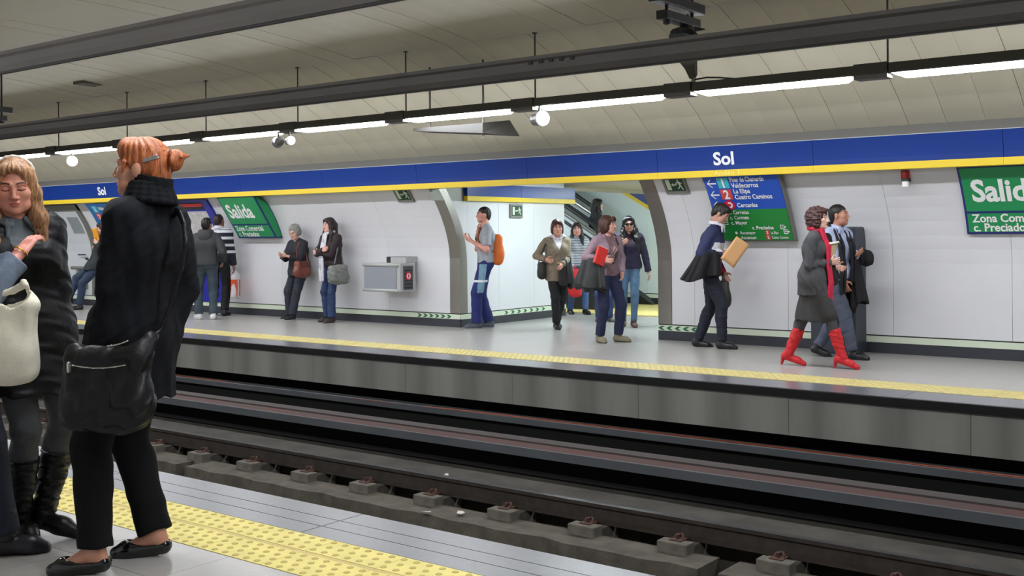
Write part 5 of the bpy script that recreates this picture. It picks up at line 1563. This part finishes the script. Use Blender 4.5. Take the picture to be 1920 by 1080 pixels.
# ---- grey haired woman leaning on the wall
P = Person('grey haired elderly woman in dark clothes leaning back on the wall looking down', 546, 600, 1.545, 222)
J = P.pose(pelvis=(0, -.20, .91), neck=(0, -.16, 1.415), head=(8, -22, 0), headoff=(0, .06), footL=(-.08, .05, 0, 10, 0), footR=(.10, -.06, 0, -10, 0), handL=(-.05, .15, 1.03), handR=(.05, .16, 1.02), elbL=(-.5, -.4, -.9), elbR=(.5, -.4, -.9))
P.body((208, 164, 146), female=True, curlL=.8, curlR=.7, palmL=(.3, -.8, .3), palmR=(-.3, -.8, .3))
P.hair((158, 158, 152), 'fluffy', .7, rgb2=(116, 116, 110))
P.top(cloth('black blue cardigan', (32, 33, 42)), .018, True, hem=-.14, upto=.86, name='cardigan', waist=.025, vneck=(.10, .05))
P.trousers(cloth('dark slate trousers', (38, 42, 54)), .020, .030, .985, True)
for S in 'LR': P.shoe(S, [mat('black canvas', (26, 26, 30), .7), m_sole], 'sneaker', white_sole(.016))
bag(P, 'handbag', 'large brown leather handbag of the grey haired woman', P.loc(567, 504, -.12), (.06, .155, .13), (122, 66, 50), [P.loc(557, 490, -.12), P.loc(556, 468, -.14), P.loc(561, 455, -.02), P.loc(572, 470, .02), P.loc(578, 492, -.08)], rough=.45, flap=((0, 0, .07), (.066, .12, .05)))

# ---- girl with white scarf and grey bag
P = Person('long haired young woman with crossed arms and white scarf by the wall', 621, 604, 1.63, 218)
J = P.pose(pelvis=(0, -.04, .935), head=(-2, -2, 0), footL=(-.09, .06, 0, 10, 0), footR=(.10, -.02, 0, -10, 0), handL=(.09, .17, 1.08), handR=(-.06, .19, 1.12), elbL=(-.7, .2, -.8), elbR=(.7, .2, -.8))
P.body((224, 170, 156), female=True, curlL=1.2, curlR=1.2, palmL=(0, -1, 0), palmR=(0, -1, 0))
P.hair((48, 32, 32), 'long')
P.top(cloth('dark brown jacket', (48, 37, 40)), .016, True, hem=-.03, name='jacket')
P.trousers(cloth('dark blue jeans', (42, 58, 96), nscale=7, noise=.25), .012, .030, .99, True, pk=.010)
for S in 'LR': P.shoe(S, mat('brown shoe', (58, 50, 50), .6))
F = Field(.007); n = J['neck']
for a in range(10):
    t0, t1 = a * 2 * PI / 10, (a + 1) * 2 * PI / 10
    q = lambda t: n + V(.07 * math.sin(t), .065 * math.cos(t) + .01, .014 - .016 * math.cos(t))
    F.cone(q(t0), q(t1), .022, .022, .02)
ribbon(F, [n + V(.015, .09, -.02), n + V(.01, .135, -.16), n + V(0, .165, -.26)], (1, 0, 0), .045, .013)
ribbon(F, [n + V(.02, .18, -.40), n + V(.05, .15, -.56), n + V(.06, .14, -.74)], (1, 0, 0), .045, .013)
F.disp(folds(2, .004, 50, .3)); P.put('scarf', F, cloth('white scarf', (206, 206, 214)))
bag(P, 'shoulder_bag', 'large slouchy grey shoulder bag of the young woman with the white scarf', P.loc(634, 514, -.20), (.07, .17, .145), (122, 124, 120), [P.loc(627, 495, -.2), P.loc(632, 470, -.16), P.loc(636, 445, -.02), P.loc(640, 470, .0), P.loc(644, 498, -.16)], rough=.7, slouch=.03, flap=((.012, 0, -.01), (.066, .13, .085)), seed=4)

# ---- two men at the map
P = Person('man in a dark hooded jacket, jeans and white trainers seen from behind', 388, 599, 1.66, 78)
J = P.pose(head=(-8, 4, 0), footL=(-.14, .05, 0, 30, 0), footR=(.11, -.03, 0, 6, 0), handL=(-.22, .1, .95), handR=(.24, .08, .94), elbL=(-.4, -.8, 0), elbR=(.4, -.8, 0))
P.body((176, 130, 112)); P.hair((24, 20, 20), 'short')
P.top(cloth('dark grey jacket', (52, 54, 57)), .026, hem=-.03, name='jacket', amp=.008)
F = Field(.009); n = J['neck']; F.ell(n + V(0, -.09, -.06), (.11, .06, .10), .03); F.cone(n + V(-.08, -.02, .0), n + V(.08, -.02, 0), .05, .05, .04); P.put('hood', F, MATS['dark grey jacket'])
P.trousers(cloth('faded grey jeans', (56, 70, 80), nscale=7, noise=.25), .020, .032, .99)
for S in 'LR': P.shoe(S, [mat('white trainers', (206, 206, 206), .5), m_sole], 'sneaker', white_sole(.02))
P = Person('man in a white striped navy sweater holding a shopping bag', 411, 592, 1.74, 70)
J = P.pose(head=(-10, 4, 0), handR=(.25, .05, .80), handL=(-.2, .2, 1.0))
P.body((150, 104, 88)); P.hair((52, 34, 30), 'cropped')
mD = cloth('navy knit', (40, 46, 84)); mD2 = cloth('deep navy knit', (24, 26, 44)); mDw = cloth('white knit', (214, 214, 220))
P.top([mD2, mDw], .026, hem=-.04, name='sweater', fn=lambda c: np.where((((c[:, 2] - 1.06) % .115) < .045) & (c[:, 2] > 1.0), 1, np.where(c[:, 2] > 1.46, 1, 0)))
P.collar(mDw, .05, .07)
P.trousers(cloth('black trousers', (20, 20, 24)), .018, .03, .985)
for S in 'LR': P.shoe(S, mat('black leather', (22, 22, 24), .35))
c = J['wR'] + V(.02, .02, -.36)
F = Field(.008); F.box(c, (.045, .12, .20), .03, .02); F.disp(folds(7, .010, 24, 1)); F.cone(c + V(0, 0, .18), c + V(0, 0, .30), .05, .012, .05)
P.held('shopping_bag', 'orange and white plastic shopping bag held by the man in the striped sweater', 'bag', c - V(0, 0, .2), [('bag_body', F, [mat('white plastic', (220, 216, 218), .4), mat('orange print', (232, 84, 48), .4)], lambda q: np.where((q[:, 2] - c[2] < .12) & (q[:, 2] - c[2] > -.17) & (np.sin(q[:, 1] * 40 + 3 * q[:, 2]) > -.55), 1, 0))])

# ---- man reading an orange book, far left
P = Person('person in a dark jacket leaning on a rail, face behind an orange book', 168, 580, 1.70, 186)
J = P.pose(pelvis=(0, -.15, .84), neck=(0, -.25, 1.37), head=(0, -8, 0), footL=(-.06, .18, 0, 6, 0), footR=(.02, .34, .12, -6, -10), handL=P.loc(183, 458, -.1), handR=P.loc(180, 470, .1), elbL=(-.5, -.4, -.8), elbR=(.5, -.4, -.8))
P.body((214, 166, 146), curlL=.8, curlR=.8, palmL=(.6, -.2, .5), palmR=(-.6, -.2, .5)); P.hair((66, 42, 34), 'short')
P.top(cloth('dark teal jacket', (32, 40, 42)), .034, hem=-.10, name='jacket')
P.trousers(cloth('indigo trousers', (40, 54, 78)), .016, .028, .985)
for S in 'LR': P.shoe(S, mat('black leather', (22, 22, 24), .35))
b0 = P.loc(180, 441, -.05); F = Field(.007); F.box(b0, (.09, .014, .13), .006, .004, R=rotz(.35) @ rotx(-.25)); G = Field(.006); G.box(b0 + V(0, -.004, 0), (.086, .010, .126), .004, .003, R=rotz(.35) @ rotx(-.25))
P.held('book', 'orange book held up before the face of the person at far left', 'book', b0 - V(0, 0, .13), [('cover', F, mat('orange cover', (224, 150, 40), .5), None), ('pages', G, MATS['page block'], None)])
# ================================================================== NEAR PLATFORM
def fl_loc(P, u, v):
    p, _ = on_floor(u, v); return P.R.T @ (p - P.p)
# ---- red haired woman seen from behind
P = Person('tall red haired woman in a black coat seen from behind, wearing black flats', 252, 1048, 1.76, 140, near=True)
k = P.s; fL = fl_loc(P, 178, 1075) / k; fR = fl_loc(P, 293, 1041) / k
nk = P.loc(282, 372, .0) / k; pv_ = P.loc(250, 624, .0) / k
J = P.pose(pelvis=tuple(pv_), neck=tuple(nk), head=(24, 2, 0), hs=1.10, headoff=(.0, .055), footL=(fL[0], fL[1], 0, 28, 0), footR=(fR[0], fR[1], 0, 30, 0), twist=-4,
           handL=P.loc(205, 655, -.10), handR=P.loc(300, 640, .04), elbL=(-.8, -.2, 0), elbR=(.8, -.3, 0), sw=.150, hw=.075, kneeL=(0, 1, 0), kneeR=(0, 1, 0))
P.body((200, 144, 118), female=True, feet=True, palmL=(1, 0, 0))
P.hair((204, 118, 62), 'bun', .5, rgb2=(116, 54, 32), amp=.0028)
mC = mat('black wool coat', (11, 13, 19), .9, noise=.25, nscale=40, bump=.4, bscale=160, spec=.25)
def ex(F):
    F.cone(J['pelvis'] + V(0, -.01, .12), J['pelvis'] + V(0, -.01, -.30), .11, .165, .08)
P.top(mC, .018, True, hem=-.262, name='coat', extra=ex, flare=.015, armpad=.020, amp=.005)
P.collar(mC, .105, .074, open_=False, tilt=-.004)
F = Field(.0045); n = J['neck']
for a in range(12):
    t0, t1 = .9 + a * 4.5 / 12, .9 + (a + 1) * 4.5 / 12
    for w_ in range(4):
        q = lambda t: n + J['rc'] * (.078 + .009 * w_) * math.sin(t) + J['fc'] * ((.076 + .008 * w_) * math.cos(t)) + V(0, 0, .062 - .022 * w_ - .012 * math.cos(t / 2) ** 2)
        F.cone(q(t0), q(t1), .0125, .0125, .012)
P.put('collar_fold', F, mC)
pv = J['pelvis']; F = Field(.0045); b0 = pv + J['axis'] * .145 * k
ribbon(F, [b0 + J['rc'] * x + J['fc'] * (-.112 + 1.2 * x * x) for x in (-.09, -.03, .03, .09)], (0, 0, 1), .022, .008)
P.put('half_belt', F, mC)
F = Field(.004); F.ell(b0 + J['rc'] * .075 + J['fc'] * -.116, (.011, .009, .011), .004); P.put('coat_button', F, mat('dark horn button', (44, 44, 48), .3))
P.trousers(mat('black trousers cloth', (9, 10, 13), .9, noise=.2, nscale=30, bump=.3, bscale=150, spec=.25), .016, .034, .985, True, pk=.020, amp=.004)
mF = mat('black patent leather', (10, 10, 12), .18, coat=.4)
for S in 'LR': P.shoe(S, mF, 'flat', name='ballet_flat')
F = Field(.003)
F.cone(P.head_pt(-.079, -.035, .022), P.head_pt(-.064, -.088, .040), .006, .005, .004); F.cone(P.head_pt(-.083, -.040, .030), P.head_pt(-.068, -.085, .049), .004, .004, .003)
P.put('hair_clip', F, mat('silver clip', (170, 170, 170), .25, .9))
# big black shoulder bag
mBg = mat('black soft leather', (12, 12, 15), .42, noise=.2, nscale=18, bump=.3, bscale=30, spec=.35)
c = P.loc(203, 724, -.26); xr = P.R.T @ V(RGT); xr = unit(V(xr[0], xr[1], 0)); yr = V(-xr[1], xr[0], 0); Rb = np.stack([xr, yr, V(0, 0, 1)], 1)
L_ = lambda a, b, d: c + xr * a + yr * b + V(0, 0, d)
F = Field(.0062); F.box(c, (.172, .055, .160), .05, .03, R=Rb); F.ell(c - V(0, 0, .07), (.172, .085, .11), .06, R=Rb)
F.cone(L_(-.12, 0, .10), L_(-.14, 0, .15), .045, .02, .04); F.cone(L_(.12, 0, .10), L_(.16, .02, .18), .045, .02, .04)
F.disp(folds(21, .011, 26, .7))
def zipper(a, b, sag):
    G = Field(.003); pts = [a + (b - a) * t + V(0, 0, -sag * math.sin(PI * t)) for t in (0, .2, .4, .6, .8, 1)]
    G.chain(pts, [.0035] * 6, .003); return G
G = Field(.006); ch_ = [L_(.15, .02, .17), P.loc(300, 622, -.17), P.loc(322, 565, -.145), P.loc(340, 505, -.135), P.loc(348, 455, -.145), P.loc(345, 422, -.12), P.loc(337, 400, -.06), P.loc(330, 396, .0), P.loc(326, 415, .10)]
ribbon(G, ch_, (.4, 0, 1), .011, .006)
T_ = Field(.0045); T_.box(L_(-.125, -.075, .085), (.010, .006, .022), .004, .003)
q1 = zipper(L_(-.115, -.070, .092), L_(.095, -.078, .092), .012); q2 = zipper(L_(.02, -.062, .165), L_(.10, -.060, .185), .004)
mZ = mat('silver zip', (196, 194, 184), .25, .9)
P.held('shoulder_bag', 'big black soft leather bag with silver zips behind the red haired woman', 'bag', c - V(0, 0, .17),
       [('bag_body', F, mBg, None), ('strap', G, mBg, None), ('zip', q1, mZ, None), ('zip', q2, mZ, None), ('zip_pull', T_, mZ, None)])

# ---- blonde woman in a black hooded jacket
P = Person('blonde woman in an open black hooded jacket and grey jeans, eyes lowered', 66, 1010, 1.72, 292, near=True)
k = P.s; fL = fl_loc(P, 78, 1004) / k; fR = fl_loc(P, 34, 1012) / k
nk = P.loc(22, 402, -.02) / k; pv_ = P.loc(50, 610, .02) / k
J = P.pose(neck=tuple(nk), pelvis=tuple(pv_), head=(-24, -14, 3), headoff=(.0, .05), hs=1.06, footL=(fL[0], fL[1], .035, 30, -10), footR=(fR[0], fR[1], .035, 0, -10), handL=P.loc(112, 700, .03), handR=P.loc(-40, 640, -.1), elbL=(-.3, -.9, 0), elbR=(.6, -.6, -.5), sw=.15)
P.body((206, 142, 118), female=True, lids=True, palmL=(1, 0, 0), curlL=.9)
P.hair((192, 146, 100), 'long', .5, rgb2=(104, 66, 44), amp=.0026, open_brow=True)
mJ = mat('black padded jacket', (15, 16, 21), .6, noise=.25, nscale=14, bump=.35, bscale=50, spec=.35); mIn = cloth('black lining', (9, 9, 11)); mSh = cloth('grey green shirt', (84, 92, 96))
ch = chest(P)
def f(c):
    r, fo, u = ch(c); w = .062 + .05 * np.clip(-u - .1, 0, .5)
    return np.where((fo > .02) & (np.abs(r) < w), np.where(u > -.14, 2, 1), 0)
P.top([mJ, mIn, mSh], .020, True, hem=-.30, name='jacket', fn=f, amp=.006, armpad=.032, cuff=.026, flare=.005, neckcut=.015)
F = Field(.006); n = J['neck']
F.ell(n + J['fc'] * -.09 + V(0, 0, -.03), (.13, .06, .10), .04)
for sg in (-1, 1): F.chain([n + J['rc'] * sg * .09 + J['fc'] * -.08 + V(0, 0, -.01), n + J['rc'] * sg * .135 + V(0, 0, -.03), n + J['rc'] * sg * .11 + J['fc'] * .08 + V(0, 0, -.09)], [.048, .042, .022], .03)
F.disp(folds(12, .006, 40, .6)); P.put('hood', F, mJ)
P.spread_collar(mSh, .07, .07, .0)
F = Field(.0055)
for sg in (-1, 1):
    F.chain([P.head_pt(sg * .078, .015, -.02), P.head_pt(sg * .090, .02, -.14), n + J['rc'] * sg * .110 + J['fc'] * .06 + V(0, 0, -.05), n + J['rc'] * sg * .095 + J['fc'] * .125 + V(0, 0, -.17)], [.026, .030, .026, .008], .02)
F.disp(lambda x, y, z: .003 * np.sin(150 * x + 90 * y + 10 * z)); P.put('hair_lengths', F, MATS['hair 192 146 100'])
F = Field(.0045)
F.chain([P.head_pt(.086 * math.sin(t), -.006, .035 + .094 * math.cos(t)) for t in np.linspace(-1.2, 1.2, 9)], [.008] * 9, .006)
P.put('hair_band', F, mat('pale hair band', (222, 208, 190), .5))
P.trousers(cloth('grey jeans cloth', (84, 86, 90), nscale=9, noise=.2), .010, .008, .70, True, pk=.008)
mBt = mat('black boot leather', (15, 14, 16), .42, noise=.2, nscale=20, bump=.3, bscale=40, spec=.35)
for S in 'LR': P.shoe(S, mBt, 'boot', shaft=.66, heel=.040, wide=1.14, name='boot', length=1.12)
F = Field(.0035); F.ell(J['sL'] * .72 + J['eL'] * .28 + J['fc'] * .07 + V(-.01, 0, 0), (.008, .006, .009), .003); P.put('snap_button', F, mat('brass snap', (160, 140, 90), .3, .9))

# ---- third person at the frame's left edge
P = Person('person at the left edge in a grey blue coat, only an arm and leg showing', -66, 1042, 1.72, 2, near=True)
k = P.s; fR = fl_loc(P, 8, 1040) / k
J = P.pose(footR=(fR[0], fR[1], 0, -14, 0), footL=(-.12, -.06, 0, 10, 0), handR=P.loc(36, 476, .0), handL=(-.2, .3, 1.1), elbR=(.3, -.2, -1.0), elbL=(-.4, -.5, -.6), pelvis=(0, -.03, .93), neck=(0, -.06, 1.44), sw=.17)
P.body((216, 146, 130), female=True, curlR=.35, palmR=(-.2, .3, -.9), dirR=(-.3, .3, .35))
P.hair((60, 44, 36), 'bob')
mQ = cloth('grey blue wool', (98, 110, 126), nscale=40, noise=.2)
P.top(mQ, .022, True, hem=-.10, name='coat', armpad=.030, cuff=.030, upto=.93, amp=.008)
P.trousers(cloth('dark indigo jeans', (24, 29, 46), nscale=9), .018, .026, .985, True)
for S in 'LR': P.shoe(S, mat('dark purple leather', (26, 21, 31), .4), 'boot', shaft=.25)
F = Field(.0035)
w = J['wR']; d = unit(J['wR'] - J['eR']); a = unit(np.cross(d, V(0, 0, 1))); b = np.cross(d, a)
F.chain([w + d * .008 + (a * math.cos(t) + b * math.sin(t)) * .034 for t in np.linspace(0, 2 * PI, 13)], [.0038] * 13, .003)
P.put('bracelet', F, mat('gold', (206, 160, 60), .25, .9))
# cream tote
ir = P.R.T @ unit(V(RGT)); c = P.loc(8, 637, -.16)
yr = unit(P.R.T @ V(FWD)); yr = unit(yr - ir * (yr @ ir)); Rb = np.stack([ir, yr, V(0, 0, 1)], 1)
F = Field(.006); F.box(c, (.132, .045, .165), .03, .02, R=Rb); F.ell(c - V(0, 0, .06), (.132, .07, .11), .05, R=Rb)
F.cone(c + ir * .115 + V(0, 0, .14), c + ir * .07 + yr * .03 + V(0, 0, .235), .026, .016, .03)
F.box(c + V(0, 0, .17), (.105, .026, .05), .02, .01, 's', R=Rb); F.disp(folds(31, .007, 20, .6))
G = Field(.0055); e_ = J['eR'] * .9 + J['wR'] * .1 + V(0, 0, -.02); G.chain([c + ir * .07 + yr * .03 + V(0, 0, .225), c + ir * .02 + yr * .04 + V(0, 0, .20), e_], [.018, .014, .012], .01)
mTo = mat('cream canvas', (222, 216, 196), .7, noise=.06, nscale=30, bump=.2, bscale=120)
P.held('tote_bag', 'cream canvas tote bag hanging on the arm at the left edge', 'bag', c - V(0, 0, .17), [('bag_body', F, mTo, None), ('handle', G, mTo, None)])
